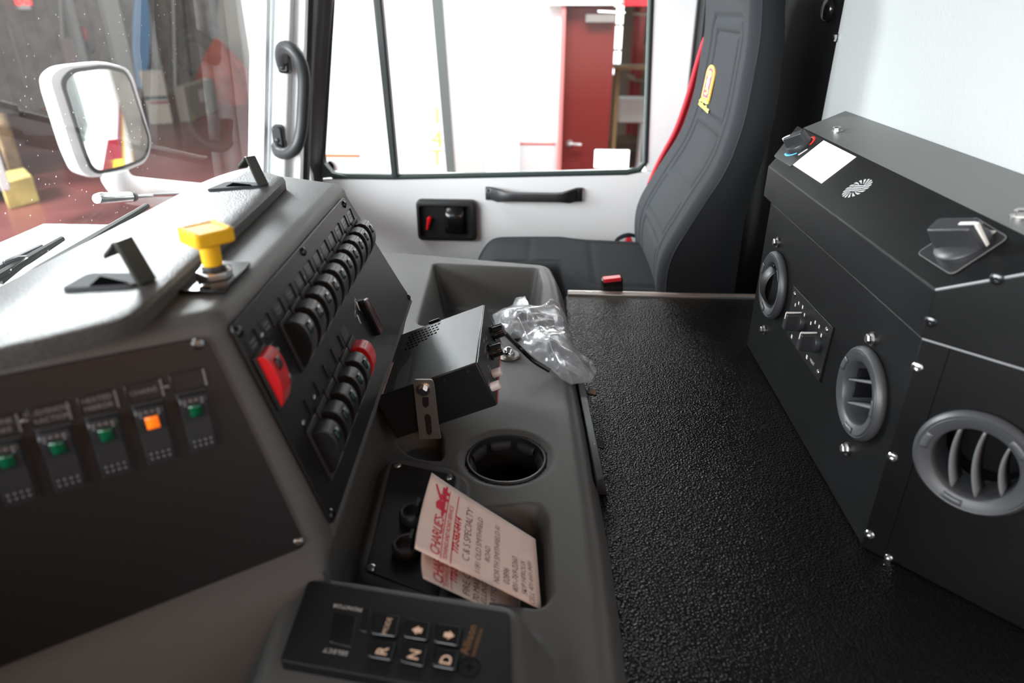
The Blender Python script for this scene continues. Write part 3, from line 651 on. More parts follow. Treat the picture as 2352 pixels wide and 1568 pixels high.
for (x, y, fl) in ((1245, 395, 0), (1225, 590, 1)):
    u, v = fpx(x, y); f = Ff.at(u, v, .0012); mb = MB()
    pr = [(.0105, 0), (.0105, .0025), (.0085, .003), (.0080, .0150), (.0074, .016)]
    vs = []
    for r, w in pr: vs.append([f.p((r+(.0005*math.cos(10*a) if w > .002 else 0))*math.cos(a), (r+(.0005*math.cos(10*a) if w > .002 else 0))*math.sin(a), w) for a in np.linspace(0, 2*math.pi, 61)])
    mb.grid(vs, flip=True); mb.add(vs[-1][:-1], [list(range(60))]); mb.build('control_knob', BLKG, sa, smooth=30)
for (x, y) in ((1248, 825), (1232, 965)):
    u, v = fpx(x, y); mb = MB(); mb.cyl(Ff, u, v, .0052, .0012, .0125, 22); mb.build('push_button', mat('button_white', (.80, .68, .66), .4), sa, bev=.0008)
mb = MB()
for (x, y, s, sz) in ((1160, 470, 'WAIL', .003), (1185, 450, 'YELP', .003), (1172, 575, 'STAND BY', .003), (1200, 640, 'RADIO', .003), (1205, 745, 'AIR', .003), (1225, 780, 'HORN', .003), (1213, 920, 'MANUAL', .003), (1105, 620, 'SIREN', .003)):
    u, v = fpx(x, y); text_mb(mb, s, fplace(Ff, u, v, 0, .0014), sz*1.25, 'CENTER')
mb.build('legend', LEG, fpn)
# mounting bracket leg
bq = [(425, 880), (615, 880), (635, 930), (690, 1420), (712, 1505), (470, 1515), (470, 1440), (412, 920)]
bf = Fr(Fn.o+Fn.z*.0025, Fn.x, Fn.y)
mb = MB(); mb.prism(bf, rpoly([bf.px(*z6(*q)) for q in bq], .002), -.001, .001); br = mb.build('bracket_leg', BRKT, sa, bev=.0003, label='slotted bright metal bracket leg')
for S in ([(505, 1065), (575, 1060), (578, 1150), (545, 1178), (512, 1155)], [(530, 1260), (560, 1238), (598, 1262), (612, 1440), (585, 1470), (555, 1445)]):
    mb = MB(); mb.prism(bf, rpoly([bf.px(*z6(*q)) for q in S], .002), .0011, .0014); mb.build('slot', BLKM, br)
screw(bf, *bf.px(*z6(520, 980)), .0056, br, CHR, w=.001, name='bracket_bolt', hexa=True)
q = Ft.px(*z6(650, 230)); f = Ft.at(q[0], rW, -.002); mb = MB(); mb.box(f, -.008, .008, 0, .003, -.03, .005); mb.build('far_bracket', BLK, sa, bev=.001)
mb = MB(); K0 = Ff.p(*fpx(1300, 420), .012); T = [K0, hz(1190, 795, .066), hz(1225, 828, .050), hz(1262, 851, .036)]
tag(MB().tube(spline(T, 6), .0032, 8).build('cable', BLKG, smooth=60), 'short black cable lying from the amplifier knob under the plastic bag', 'cable')

# ================================================================ plastic bag of fittings
BAGM = bpy.data.materials.new('clear_film'); BAGM.use_nodes = True; nt = BAGM.node_tree; nt.nodes.clear()
o_ = nt.nodes.new('ShaderNodeOutputMaterial'); t_ = nt.nodes.new('ShaderNodeBsdfTransparent'); t_.inputs[0].default_value = (.93, .93, .94, 1)
g_ = nt.nodes.new('ShaderNodeBsdfGlossy'); g_.inputs['Roughness'].default_value = .16; g_.inputs[0].default_value = (1, 1, 1, 1)
d_ = nt.nodes.new('ShaderNodeBsdfDiffuse'); d_.inputs[0].default_value = (.7, .7, .72, 1)
lw_ = nt.nodes.new('ShaderNodeLayerWeight'); lw_.inputs[0].default_value = .55
m1 = nt.nodes.new('ShaderNodeMixShader'); m2 = nt.nodes.new('ShaderNodeMixShader'); ml = nt.nodes.new('ShaderNodeMath'); ml.operation = 'MULTIPLY_ADD'; ml.inputs[1].default_value = .32; ml.inputs[2].default_value = .05
nt.links.new(lw_.outputs['Facing'], ml.inputs[0]); nt.links.new(ml.outputs[0], m1.inputs[0]); nt.links.new(t_.outputs[0], m1.inputs[1]); nt.links.new(g_.outputs[0], m1.inputs[2])
m2.inputs[0].default_value = .12; nt.links.new(m1.outputs[0], m2.inputs[1]); nt.links.new(d_.outputs[0], m2.inputs[2]); nt.links.new(m2.outputs[0], o_.inputs[0])
bag_px = [(1131, 722), (1150, 712), (1176, 702), (1184, 684), (1200, 682), (1212, 702), (1262, 716), (1286, 716), (1308, 750), (1312, 788), (1338, 822), (1345, 836), (1371, 850), (1358, 876), (1314, 880), (1290, 868), (1255, 838), (1220, 812), (1195, 790), (1160, 770), (1140, 748)]
def H(x, y): return .022+.028*math.exp(-((x-1225)/75)**2-((y-775)/60)**2)
from mathutils import noise as mnoise
bo = hz(1240, 780, .03); bag = thing('plastic_bag', 'crumpled clear plastic bag of small fittings beside the siren amplifier', 'bag', (bo[0], bo[1], .03))
def bag_layer(seed, hs, nm):
    c = np.array([1232, 782.]); P = [np.array(q, float) for q in bag_px]; dens = []
    for a, b in zip(P, P[1:]+P[:1]):
        for t in np.linspace(0, 1, 6, endpoint=False): dens.append(a*(1-t)+b*t)
    G = []; nr = 26; r_ = random.Random(seed); folds = []
    for k in range(9):
        a = r_.uniform(0, math.pi); folds.append((math.cos(a), math.sin(a), r_.uniform(-.06, .06), r_.uniform(.3, 1.0)))
    w0 = hz(c[0], c[1], .034)
    for i in range(nr+1):
        s = i/nr; row = []
        for q in dens+[dens[0]]:
            p = c+(q-c)*s; w = hz(p[0], p[1], .034); hh = (1-s**4)*hs
            x = Vector((w[0]*17, w[1]*17, seed*9.1)); n1 = mnoise.noise(x); n2 = mnoise.noise(x*2.3+Vector((5, 1, 2)))
            fo = 0
            for (ca, sa_, d0, am) in folds:
                dd = (w[0]-w0[0])*ca+(w[1]-w0[1])*sa_-d0; fo += am*max(0, 1-abs(dd)/.012)
            w = w+np.array([n2*.003, n1*.003, 0])*(1 if s < .98 else .4); w[2] = .033+hh*(.55+.55*n1)+.0055*fo*(1-s**6)+.003*n2
            w[2] = max(w[2], .0305); row.append(w)
        G.append(row)
    return MB().grid(G).build(nm, BAGM, bag, smooth=24)
bag_layer(1, .052, 'upper_film'); bag_layer(4, .022, 'lower_film'); bag_layer(7, .038, 'inner_fold')
def in_bag(nm, lab, cat, x, y, z, fn, m, grp=None):
    q = hz(x, y, z); mb = MB(); fn(mb, Fr(q, (math.cos(x), math.sin(x), .2), (-math.sin(x), math.cos(x), .1))); tag(mb.build(nm, m, bev=.0006), lab, cat, grp)
cyl = lambda r, h: (lambda mb, f: mb.cyl(f, 0, 0, r, -h/2, h/2, 16))
in_bag('rubber_bushing', 'small dark bushing inside the plastic bag near its top', 'bushing', 1190, 722, .040, cyl(.006, .010), BLKM)
in_bag('rubber_grommet', 'dark oval rubber piece in the middle of the plastic bag', 'grommet', 1188, 772, .040, cyl(.010, .006), BLKM)
in_bag('mounting_clip', 'black square clip inside the bag below its middle', 'clip', 1268, 800, .036, lambda mb, f: mb.box(f, -.008, .008, -.006, .006, -.004, .004), BLK)
in_bag('cable_plug', 'black plug in the lower half of the plastic bag', 'plug', 1272, 826, .036, lambda mb, f: mb.box(f, -.006, .006, -.010, .010, -.004, .004), BLK)
in_bag('hex_nut', 'small steel nut among the fittings in the bag', 'nut', 1232, 776, .036, lambda mb, f: mb.lathe(f, [(.006, -.003), (.006, .003)], 6), ZINC)
in_bag('paper_slip', 'pale paper slip folded in the bottom corner of the bag', 'paper', 1322, 850, .034, lambda mb, f: mb.box(f, -.012, .012, -.008, .008, -.0006, .0006), mat('slip_paper', (.55, .53, .50), .7))
q = hz(1168, 815, .032); dm = thing('dome_lamp', 'small chrome dome on a round flange beside the amplifier knobs', 'lamp', (q[0], q[1], .03))
f = Fr((q[0], q[1], .031), (1, 0, 0), (0, 1, 0)); mb = MB(); mb.lathe(f, [(.017, -.002), (.017, .001), (.015, .003), (.011, .003)], 28); mb.build('flange', mat('flange_steel', (.25, .23, .21), .3, metal=.8), dm)
mb = MB(); mb.dome(f, 0, 0, .0095, .012, 24, 8, w=.002); mb.build('dome_cap', mat('dome_chrome', (.8, .8, .8), .05, metal=1), dm, smooth=60)

# ================================================================ paper notes
def sheet(A, B, C, D, lab, lines, bend=.0025, hdr=True, bump=0):
    A, B, C, D = [np.array(q) for q in (A, B, C, D)]     # A top-right of text, B top-left, C bottom-left, D bottom-right
    n0 = nrm(np.cross(A-B, C-B)); n0 = -n0 if n0[2] < 0 else n0
    def S(u, v, w=0):                                      # u 0..1 left->right of text, v 0..1 down the sheet
        p = (B*(1-u)+A*u)*(1-v)+(C*(1-u)+D*u)*v; return p+n0*(bend*math.sin(math.pi*v)*(1-.4*u)+.006*(1-v)**3*(u-.5)**2*4+w)
    G = [[S(u, v) for v in np.linspace(0, 1, 22)] for u in np.linspace(0, 1, 14)]
    o = MB().grid(G).build('note_sheet', PAPER, solid=.0003, smooth=60); tag(o, lab, 'paper note', 'handwritten notes in the tray')
    wd = np.linalg.norm(A-B); hg = np.linalg.norm(C-B)
    def T(mb, s, u, v, size, sh=0, sp=1, al='LEFT', bold=0):
        text_mb(mb, s, lambda x, y: S(u+x/wd, v-y/hg, .0006), size, al, sh, sp, bold=bold)
    red = MB(); T(red, "CHARLIE'S", .04, .150, .0128, .25, .85); T(red, 'TOWING AND ROAD SERVICE', .03, .228, .0056, .25, .92); T(red, '772-562-6414', .18, .298, .0088, .2, .95, bold=.0002)
    for v in (.190, .268):
        g = [S(.02+.9*t, v, .0006) for t in np.linspace(0, 1, 12)]; g2 = [S(.02+.9*t, v+.006, .0006) for t in np.linspace(0, 1, 12)]; red.grid([g, g2])
    def blob(P): n = len(P); red.add([S(a, b, .0006) for a, b in P], [list(range(n))])
    for P in ([(.60, .155), (.95, .150), (.96, .165), (.60, .175)], [(.63, .155), (.64, .105), (.70, .095), (.745, .110), (.75, .155)], [(.76, .155), (.765, .125), (.83, .120), (.835, .150)],
              [(.74, .130), (.90, .060), (.915, .068), (.76, .142)], [(.84, .150), (.845, .130), (.92, .125), (.925, .152)], [(.56, .172), (.57, .155), (.62, .150), (.62, .175)]): blob(P)
    for cu in (.645, .79, .87): blob([(cu+.022*math.cos(a), .172+.020*math.sin(a)) for a in np.linspace(0, 2*math.pi, 12, endpoint=False)])
    red.build('letterhead', INKR, o, smooth=0)
    ink = MB()
    for (s, u, v, z) in lines: T(ink, s, u, v, z, .12, .95, bold=-.0001)
    ink.build('handwriting', INKB, o, smooth=0); return o
zb = .083
A = hz(985, 1095, zb); B = hz(945, 1270, zb); D = hz(1230, 1238, .022); Cc = hz(1243, 1400, .022)
sheet(A, B, Cc, D, "upper note with CHARLIE'S letterhead and a full handwritten address, lying over another", [('C & S SPECIALTY', .14, .385, .0100), ('1181 OLD SMITHFIELD', .05, .480, .0080), ('ROAD', .26, .555, .0076), ('NORTH SMITHFIELD RI', .05, .635, .0080), ('02896', .10, .715, .0088), ('401-769-2260', .05, .790, .0088), ('SKIP HEROUX', .08, .862, .0076), ('CELL 401-641-9491', .0, .925, .0076)])
A2 = hz(975, 1205, .071); B2 = hz(962, 1338, .071); D2 = hz(1200, 1330, .006); C2 = hz(1190, 1440, .004)
sheet(A2, B2, C2, D2, "lower note mostly hidden, CHARLIE'S letterhead showing at its left corner", [('FIRE CHIEF', .05, .42, .0105), ('70 MAIN ST', .02, .52, .0095), ('ELLINGTON', .06, .60, .0088), ('HARTFORD CT', .0, .70, .0088), ('FAX', .0, .80, .0088)], bend=.004)

# ================================================================ cup holder insert
cc = hz(1163, 1048, .03); ci = thing('cup_holder_insert', 'round black rubber cup holder insert with inward flaps, empty', 'cup holder', (cc[0], cc[1], -.04))
f = Fr((cc[0], cc[1], .0265), (1, 0, 0), (0, 1, 0))
mb = MB(); mb.lathe(f, [(.0450, -.004), (.0455, .0005), (.0440, .0022), (.0418, .0018), (.0408, -.006), (.0402, -.060), (.0001, -.060)], 48, cap0=False, cap1=False); mb.build('cup', BLK, ci, smooth=40)
for k in range(8):
    a = 2*math.pi*(k+.3)/8; G = []
    for da in np.linspace(-.32, .32, 7):
        e = abs(da)/.32; G.append([f.p((r)*math.cos(a+da), (r)*math.sin(a+da), w) for r, w in ((.0415, -.003), (.0385, -.006), (.0345+.004*e**4, -.012))])
    MB().grid(G).build('flap', BLKM, ci, solid=.0018, smooth=60)

# ================================================================ socket plate
sp = thing('socket_plate', 'black plate with four screws and two round power sockets, half under the notes', 'socket plate', hz(940, 1220, .045))
q = [hz(*p, .046) for p in [(903, 1062), (1048, 1092), (1006, 1372), (839, 1310)]]
MB().prism(WF, rpoly(q, .004), .0445, .0465).build('plate', BLKP, sp, bev=.0004)
for (x, y) in ((913, 1069), (1031, 1097), (853, 1304)): p = hz(x, y, .0465); screw(WF, p[0], p[1], .0042, sp, ZINC, w=.0465)
for (x, y) in ((950, 1178), (935, 1252)):
    p = hz(x, y, .052); f = Fr((p[0], p[1], .0465), (1, 0, 0), (0, 1, 0)); mb = MB()
    mb.lathe(f, [(.0135, 0), (.0135, .006), (.0120, .0085), (.0098, .0085), (.0095, .004), (.0001, .004)], 32, cap1=False); o = mb.build('power_socket', DGREY, sp, smooth=40)
    mb = MB(); mb.box(f, .003, .006, -.004, .008, .004, .018); mb.build('socket_tab', BLK, o, bev=.0005)

# ================================================================ gear selector
zk = .088; gq = [hz(*p, zk) for p in [(710, 1339), (1171, 1414), (1176, 1592), (643, 1526)]]
Fk = Fr(gq[3], gq[2]-gq[3], gq[0]-gq[3])
gs = thing('gear_selector', 'black push-button gear selector pad with R, N and D keys', 'gear selector', gq[0]*.5+gq[2]*.5)
k2 = lambda x, y: (620+x/4.0552, 1320+y/4.0552)
kp = lambda x, y, w=.004: Fk.px(*k2(x, y), w)
body = MB().prism(Fk, rpoly([Fk.px(710, 1339), Fk.px(1171, 1414), Fk.px(1178, 1620), Fk.px(643, 1526)], .004), -.006, .004).build('faceplate', mat('selector_black', (.008, .0085, .0095), .5, spec=.3), gs, bev=.0012, seg=3)
def quad(pts, w0, w1, nm, m, par, r=.0015, bev=.0008): return MB().prism(Fk, rpoly([kp(*p, w1) for p in pts], r), w0, w1).build(nm, m, par, bev=bev)
dsp = quad([(595, 345), (815, 385), (755, 670), (545, 625)], .0035, .0046, 'display_window', BLKG, gs)
quad([(870, 300), (945, 315), (905, 530), (830, 515)], .0035, .0046, 'indicator_window', BLKG, gs)
t1, t2 = kp(612, 285), kp(838, 325); a1 = math.atan2(*(t2-t1)[::-1]); c1 = (t1+t2)/2
mb = MB(); text_mb(mb, 'MONITOR', fplace(Fk, *c1, a1+math.pi, .0042), .0045, 'CENTER', space=1.1); mb.build('legend', LEG, gs)
t1, t2 = kp(495, 695), kp(730, 735); a2 = math.atan2(*(t2-t1)[::-1]); c2 = (t1+t2)/2
mb = MB(); text_mb(mb, 'SELECT', fplace(Fk, *c2, a2+math.pi, .0042), .0046, 'CENTER', space=1.2); mb.build('legend', LEG, gs)
BR_ = [('MODE', (960, 345), (1215, 375), (1180, 570), (935, 540)), ('UP', (1265, 395), (1500, 430), (1470, 605), (1235, 570)), ('DOWN', (1545, 435), (1790, 475), (1755, 655), (1520, 615)),
       ('R', (940, 590), (1175, 625), (1135, 790), (905, 755)), ('N', (1235, 595), (1475, 640), (1435, 850), (1205, 800)), ('D', (1545, 660), (1765, 700), (1730, 880), (1505, 840))]
for s, a, b, c, d in BR_:
    o = quad([a, b, c, d], .0030, .0072, 'push_key', BLKG, gs, r=.002, bev=.0012)
    cx, cy = ((a[0]+b[0]+c[0]+d[0])/4, (a[1]+b[1]+c[1]+d[1])/4); va = kp(*b)-kp(*a); ang = math.atan2(va[1], va[0])+math.pi/2
    p = kp(cx+(10 if s != 'MODE' else 20), cy+(20 if len(s) == 1 else 15), .0074); mb = MB()
    if len(s) == 1: text_mb(mb, s, fplace(Fk, *p, ang, .0074), .0105, 'CENTER', bold=.0002)
    elif s == 'MODE': text_mb(mb, s, fplace(Fk, *p, ang, .0074), .0050, 'CENTER', space=1.02)
    else:
        g = Fk.at(*p, .0074, ang+(0 if s == 'UP' else math.pi)); mb.prism(g, [(-.0036, 0), (0, .0042), (.0036, 0), (.0019, 0), (.0019, -.0030), (-.0019, -.0030), (-.0019, 0)], 0, .0002)
    mb.build('legend', LEGP, o)
mb = MB(); p = kp(1855, 600); text_mb(mb, 'Allison', fplace(Fk, *p, ang, .0042), .0085, 'CENTER', space=1.05); mb.build('legend', LEGO, gs)
mb = MB(); p = kp(1930, 640); text_mb(mb, 'TRANSMISSION', fplace(Fk, *p, ang, .0042), .0035, 'CENTER', space=1.05); mb.build('legend', LEGO, gs)
p = kp(1855, 860); mb = MB(); f = Fk.at(*p, .004); mb.lathe(f, [(.0075, 0), (.0075, .0006), (.0062, .0006), (.0062, 0)], 28, cap0=False, cap1=False); mb.box(f, -.004, .004, -.001, .001, 0, .0005); mb.box(f, -.001, .001, -.004, .004, 0, .0005); mb.build('round_emblem', BLKG, gs)
# ================================================================ heater unit
hu = thing('heater_unit', 'black sheet-metal heater box with round vents and knobs against the rear wall', 'heater', (.39, .75, 0))
BPL = [(.4695, 1.135), (.318, .983), (.318, .536), (.4695, .3845)]
hb = MB().prism(WF, BPL, .0005, .229).build('body', BLKC, hu)
Fh = Fr((.318, .536, 0), (0, -1, 0), (0, 0, 1)); Fs = Fr((.318, .536, 0), (.7071, -.7071, 0), (0, 0, 1))
V1 = Fh.px(1772, 655, .006); V2 = Fh.px(1972, 903, .006); V3 = Fs.px(2237, 1066, .006)
cm = MB(); cm.cyl(Fh, *V1, .0345, -.055, .01, 40); cm.cyl(Fh, *V2, .0345, -.055, .01, 40); cm.cyl(Fs, *V3, .0345, -.055, .01, 40)
cut(hb, cm); hb.modifiers.new('bevel', 'BEVEL').width = .0012; hb.modifiers['bevel'].limit_method = 'ANGLE'; hb.modifiers['bevel'].angle_limit = R_(40)
e = .003; y0, y1 = .533, 1.012
vs = [(.4695, y1+.154, .2305), (.315, y1, .2305), (.315, y0, .2305), (.4695, y0-.1545, .2305),
      (.315, y1, .2737), (.315, y0, .2737), (.375, y1+.06, .3185), (.375, y0-.06, .3185), (.4695, y1+.154, .331), (.4695, y0-.1545, .331)]
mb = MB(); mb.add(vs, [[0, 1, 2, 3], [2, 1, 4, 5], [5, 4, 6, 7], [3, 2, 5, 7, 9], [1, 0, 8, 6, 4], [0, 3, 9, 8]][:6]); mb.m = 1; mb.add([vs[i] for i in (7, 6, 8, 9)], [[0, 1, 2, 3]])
lid = mb.build('lid', [BLKC, LITTOP], hu, bev=.0012, seg=2, smooth=0)
me = lid.data; bm = bmesh.new(); bm.from_mesh(me); bmesh.ops.remove_doubles(bm, verts=bm.verts, dist=1e-5); bmesh.ops.recalc_face_normals(bm, faces=bm.faces); bm.to_mesh(me); bm.free()
EDGE = mat('worn_edge', (.35, .35, .36), .35, metal=.5)
mb = MB(); mb.tube([(.3155, y0+.0003, .2738), (.375, y0-.0597, .3187)], .0011, 6); mb.build('bare_edge', EDGE, lid)
mb = MB(); mb.box(Fs, .0, .20, .2283, .2308, .0004, .0016); mb.build('seam_edge', EDGE, hu)
mb = MB(); mb.box(Fs, .0, .0215, .001, .228, 0, .0014); mb.build('corner_strip', BLKC, hu, bev=.0004)
Fsl = Fr((.315, y0, .2737), (0, -1, 0), (.06, 0, .0448)); Ftp = Fr((.375, y0, .3185), (0, -1, 0), (.0945, 0, .0125))
def vent(f, V, blades, nm, ang=0, ball=False):
    g = f.at(*V, 0, ang); mb = MB()
    mb.lathe(g, [(.0345, -.004), (.0460, 0), (.0475, .003), (.0470, .0065), (.0440, .0095), (.0425, .0090), (.0418, .0105), (.0335, .0085), (.0318, .0065), (.0312, .0), (.0318, -.030)], 56, cap0=False, cap1=False)
    o = mb.build('air_vent', mat('vent_plastic', (.045, .046, .05), .45, spec=.6, bump=.1, bscale=900), hu, smooth=45)
    for a in (.5, 2.6, 4.2):
        G = [[g.p(r*math.cos(a+da), r*math.sin(a+da), w) for r, w in ((.0355, .0098), (.0412, .0110))] for da in np.linspace(0, .42, 6)]
        MB().grid(G).build('ring_rib', mat('vent_rib', (.07, .072, .078), .4), o, solid=.0008)
    if ball:
        G = []
        for th in np.linspace(-1.1, 1.1, 15):
            G.append([g.p(.030*math.sin(ph), .030*math.cos(ph)*math.sin(th)*1.0, .030*math.cos(ph)*math.cos(th)*.8-.004) for ph in np.linspace(-.42, .42, 9)])
        MB().grid(G).build('blade', BLK, o, solid=.0012, smooth=60)
        MB().lathe(g, [(.0001, -.026), (.032, -.024)], 32, cap0=False, cap1=False).build('inner_flap', mat('flap_brown', (.05, .035, .032), .5), o)
        G = [[g.p(-.010+.0035*s+.006*(1-(y/.03)**2), y, w) for s, w in ((-1, .004), (1, .014*(1-(y/.032)**2)))] for y in np.linspace(-.0295, .0295, 12)]
        MB().grid(G).build('blade', BLKG, o, solid=.0015)
    for off, cv in blades:
        G = []; L = math.sqrt(.0315**2-off**2)
        for t in np.linspace(-L, L, 14): G.append([g.p(off+cv*(1-(t/L)**2), t, w) for w in (-.020, .0045)])
        MB().grid(G).build('blade', mat('blade_plastic', (.13, .13, .135), .35), o, solid=.0018, smooth=60)
    return o
vent(Fh, V1, [], 'a', 0, ball=True)
o2 = vent(Fh, V2, [(.012, 0), (-.012, 0)], 'b', R_(115))
mb = MB(); g = Fh.at(*V2); mb.box(g, -.026, -.023, -.018, .014, -.022, -.001); mb.build('blade', BLKG, o2)
vent(Fs, V3, [(-.014, -.004), (.004, -.005), (.022, -.004)], 'c', R_(8))
for (x, y) in ((1782, 556), (1752, 757), (1998, 778), (1940, 1030)):
    u, v = Fh.px(x, y, .003); screw(Fh, u, v, .0052, hu, ZINC, w=.0, name='hex_bolt', hexa=True)
for (x, y) in ((2108, 842), (2052, 1048), (1999, 1225)):
    u, v = Fs.px(x, y); screw(Fs, u, v, .0048, hu, CHR, w=.0014)
u, v = Fs.px(2041, 1280); screw(Fs, u, v, .0042, hu, CHR)
Fsu = Fr((.315, y0, 0), (.7071, -.7071, 0), (0, 0, 1))
for (x, y) in ((2138, 738), (2290, 640)): u, v = Fsu.px(x, y); screw(Fsu, u, v, .0050, lid, BLKG)
for (x, y) in ((1922, 303), (2343, 500)): u, v = Ftp.px(x, y); screw(Ftp, u, v, .0058, lid, ZINC, name='hex_bolt', hexa=True)
q = hx(1862, 283, .43); 
def dial(f, u, v, r, ang, par, lab, hh=.019, white='pointer_line'):
    g = f.at(u, v, .0004, ang); mb = MB()
    mb.lathe(g, [(r, 0), (r*1.0, .0055), (r*.94, .0070), (r*.60, .0085)], 40); o = mb.build('control_knob', DGREY, par, label=lab, smooth=40)
    mb = MB(); pf_ = rpoly([(-r*.44, -r*.98), (r*.44, -r*.98), (r*.40, r*1.0), (-r*.40, r*1.0)], r*.22); mb.prism(g, pf_, .004, hh, grow=-.10); mb.build('grip', DGREY, o, bev=.0014, seg=3)
    mb = MB(); mb.box(g, -r*.07, r*.07, r*.30, r*.93, hh, hh+.0005); mb.box(g, -r*.07, r*.07, r*.90+.0004, r*.99+.0008, .004, hh); mb.build(white, LEG, o)
    return o
# warm / cold knob
kq = Fsl.px(1836, 348, 0); pl = [Fsl.px(*q) for q in ((1830, 292), (1892, 322), (1845, 368+12), (1818, 383), (1785, 364))]
mb = MB(); tp = rpoly([Fsl.px(1832, 290), Fsl.px(1890, 322), Fsl.px(1816, 384), Fsl.px(1778, 360)], .004); mb.prism(Fsl, tp, 0, .0010); dp1 = mb.build('dial_plate', mat('dial_black', (.015, .015, .016), .35), lid, bev=.0003)
kc = Fsl.px(1838, 337, 0)
def arc(f, c, r0, r1, a0, a1, w, nm, m, par):
    G = [[f.p(c[0]+r*math.cos(a), c[1]+r*math.sin(a), w) for r in (r0, r1)] for a in np.linspace(R_(a0), R_(a1), 16)]
    MB().grid(G).build(nm, m, par, solid=.0003)
adir = lambda x, y: math.degrees(math.atan2(*(Fsl.px(x, y)-kc)[::-1]))
a_r = adir(1868, 322); a_b = adir(1803, 366)
arc(Fsl, kc, .0185, .0225, a_r-42, a_r+38, .0014, 'warm_mark', mat('mark_red', (.75, .03, .02), .5), dp1)
arc(Fsl, kc, .0185, .0225, a_b-40, a_b+40, .0014, 'cold_mark', mat('mark_blue', (.08, .45, .75), .5), dp1)
tq = Fsl.px(1845, 351); mb = MB(); mb.prism(Fsl.at(*tq, .0012), rrect(-.0018, .0018, -.007, .007, .0015), 0, .0003); mb.build('thermometer_mark', LEG, dp1)
dial(Fsl, *kc, .0165, R_(adir(1797, 352)-90), dp1, None, .021)
mb = MB(); mb.prism(Fsl, [Fsl.px(*q) for q in ((1892, 323), (1967, 361), (1887, 422), (1821, 379))], .0002, .0007); mb.build('paper_sticker', mat('sticker_bright', (.95, .95, .95), .45), lid, label='blank white sticker')
fq = Fsl.px(1969, 433); mb = MB()
for k in range(18):
    a = 2*math.pi*k/18; 
    P = [(r*math.cos(a+c), r*math.sin(a+c)) for r, c in ((.0078, 0), (.0100, .10), (.0135, .24), (.0165, .34), (.0165, .52), (.0135, .44), (.0105, .27), (.0080, .14))]
    mb.prism(Fsl.at(*fq), P, .0003, .0006)
for k in range(4): mb.box(Fsl.at(*fq, 0, R_(20)), -.0075, .0075, -.0052+.003*k, -.0035+.003*k, .0003, .0006)
mb.build('fan_symbol', mat('symbol_grey', (.42, .42, .42), .5), lid)
gp = [Fsl.px(*q) for q in ((2107, 583), (2240, 500), (2318, 548), (2187, 634))]
mb = MB(); mb.prism(Fsl, rpoly(gp, .006), 0, .0012); dp2 = mb.build('dial_plate', mat('dial_black', (.015, .015, .016), .35), lid, bev=.0004)
mb = MB(); rp = [Fsl.p(*q, .0012) for q in rpoly(gp, .006)]; mb.tube(rp+[rp[0]], .0004, 5, cap=False); mb.build('plate_edge', mat('edge_grey', (.13, .13, .13), .5), dp2)
kc = Fsl.px(2215, 571, 0); dial(Fsl, *kc, .0215, R_(-62), dp2, None, .026)
for (x, y, s) in ((2277, 537, 1), (2250, 517, .7)): u, v = Fsl.px(x, y); mb = MB(); mb.box(Fsl.at(u, v, 0, R_(20)), -.003*s, .003*s, -.0025*s, .0025*s, .0012, .0015); mb.build('speed_mark', LEG, dp2)
# small control plate with two knobs
cq = [Fh.px(*q) for q in ((1826, 656), (1917, 752), (1885, 878), (1810, 768))]
mb = MB(); mb.prism(Fh, cq, .0, .0022); sp_ = mb.build('control_plate', BLKP, hu, bev=.0004)
for (x, y) in ((1826, 675), (1899, 757), (1879, 854)): u, v = Fh.px(x, y, .0022); screw(Fh, u, v, .0032, sp_, ZINC, w=.0022)
for (x, y, a) in ((1838, 738, -8), (1873, 785, -8)):
    u, v = Fh.px(x, y, .003); dial(Fh, u, v, .0125, R_(a), sp_, None, .022)
mb = MB()
for (x, y) in ((1831, 700), (1839, 696), (1848, 705), (1852, 723), (1867, 742), (1877, 740), (1886, 750), (1891, 770)): u, v = Fh.px(x, y); mb.box(Fh, u-.0013, u+.0013, v-.002, v+.002, .0022, .0025)
for (x, y) in ((1823, 773), (1858, 820)): u, v = Fh.px(x, y); mb.box(Fh, u-.0025, u+.0015, v-.0025, v+.0025, .0022, .0025)
u, v = Fh.px(1870, 832); text_mb(mb, 'VENT', fplace(Fh, u, v, 0, .0025), .0058, 'CENTER'); mb.build('legend', LEG, sp_)

# ================================================================ passenger seat
st = thing('passenger_seat', 'high-backed black and charcoal fabric passenger seat with red edge and small emblem', 'seat', (.1, 1.42, -.70))
fr_ = [(1505, 665), (1516, 594), (1588, 482), (1650, 393), (1690, 286), (1708, 201), (1730, 89), (1735, 0), (1738, -70)]
Fz = [(hy(x, y, 1.2)[2], hy(x, y, 1.2)[0]) for x, y in fr_]; Fz = [(-.16, .235)]+Fz
Rz = [(hy(x, y, 1.2)[2], hy(x, y, 1.2)[0]) for x, y in [(1690, 661), (1712, 505), (1784, 290), (1804, 179), (1815, 89), (1815, 36)]]
Rz = [(-.16, .352)]+Rz+[(.54, .362)]
zs = np.linspace(-.16, .545, 150); front = np.interp(zs, *zip(*Fz)); rear = np.interp(zs, *zip(*Rz))
k = np.ones(13)/13; sm = lambda a: np.convolve(np.pad(a, 6, mode='edge'), k, 'valid'); front = sm(front); rear = sm(rear)
YN, YF = 1.205, 1.625; NU = 90
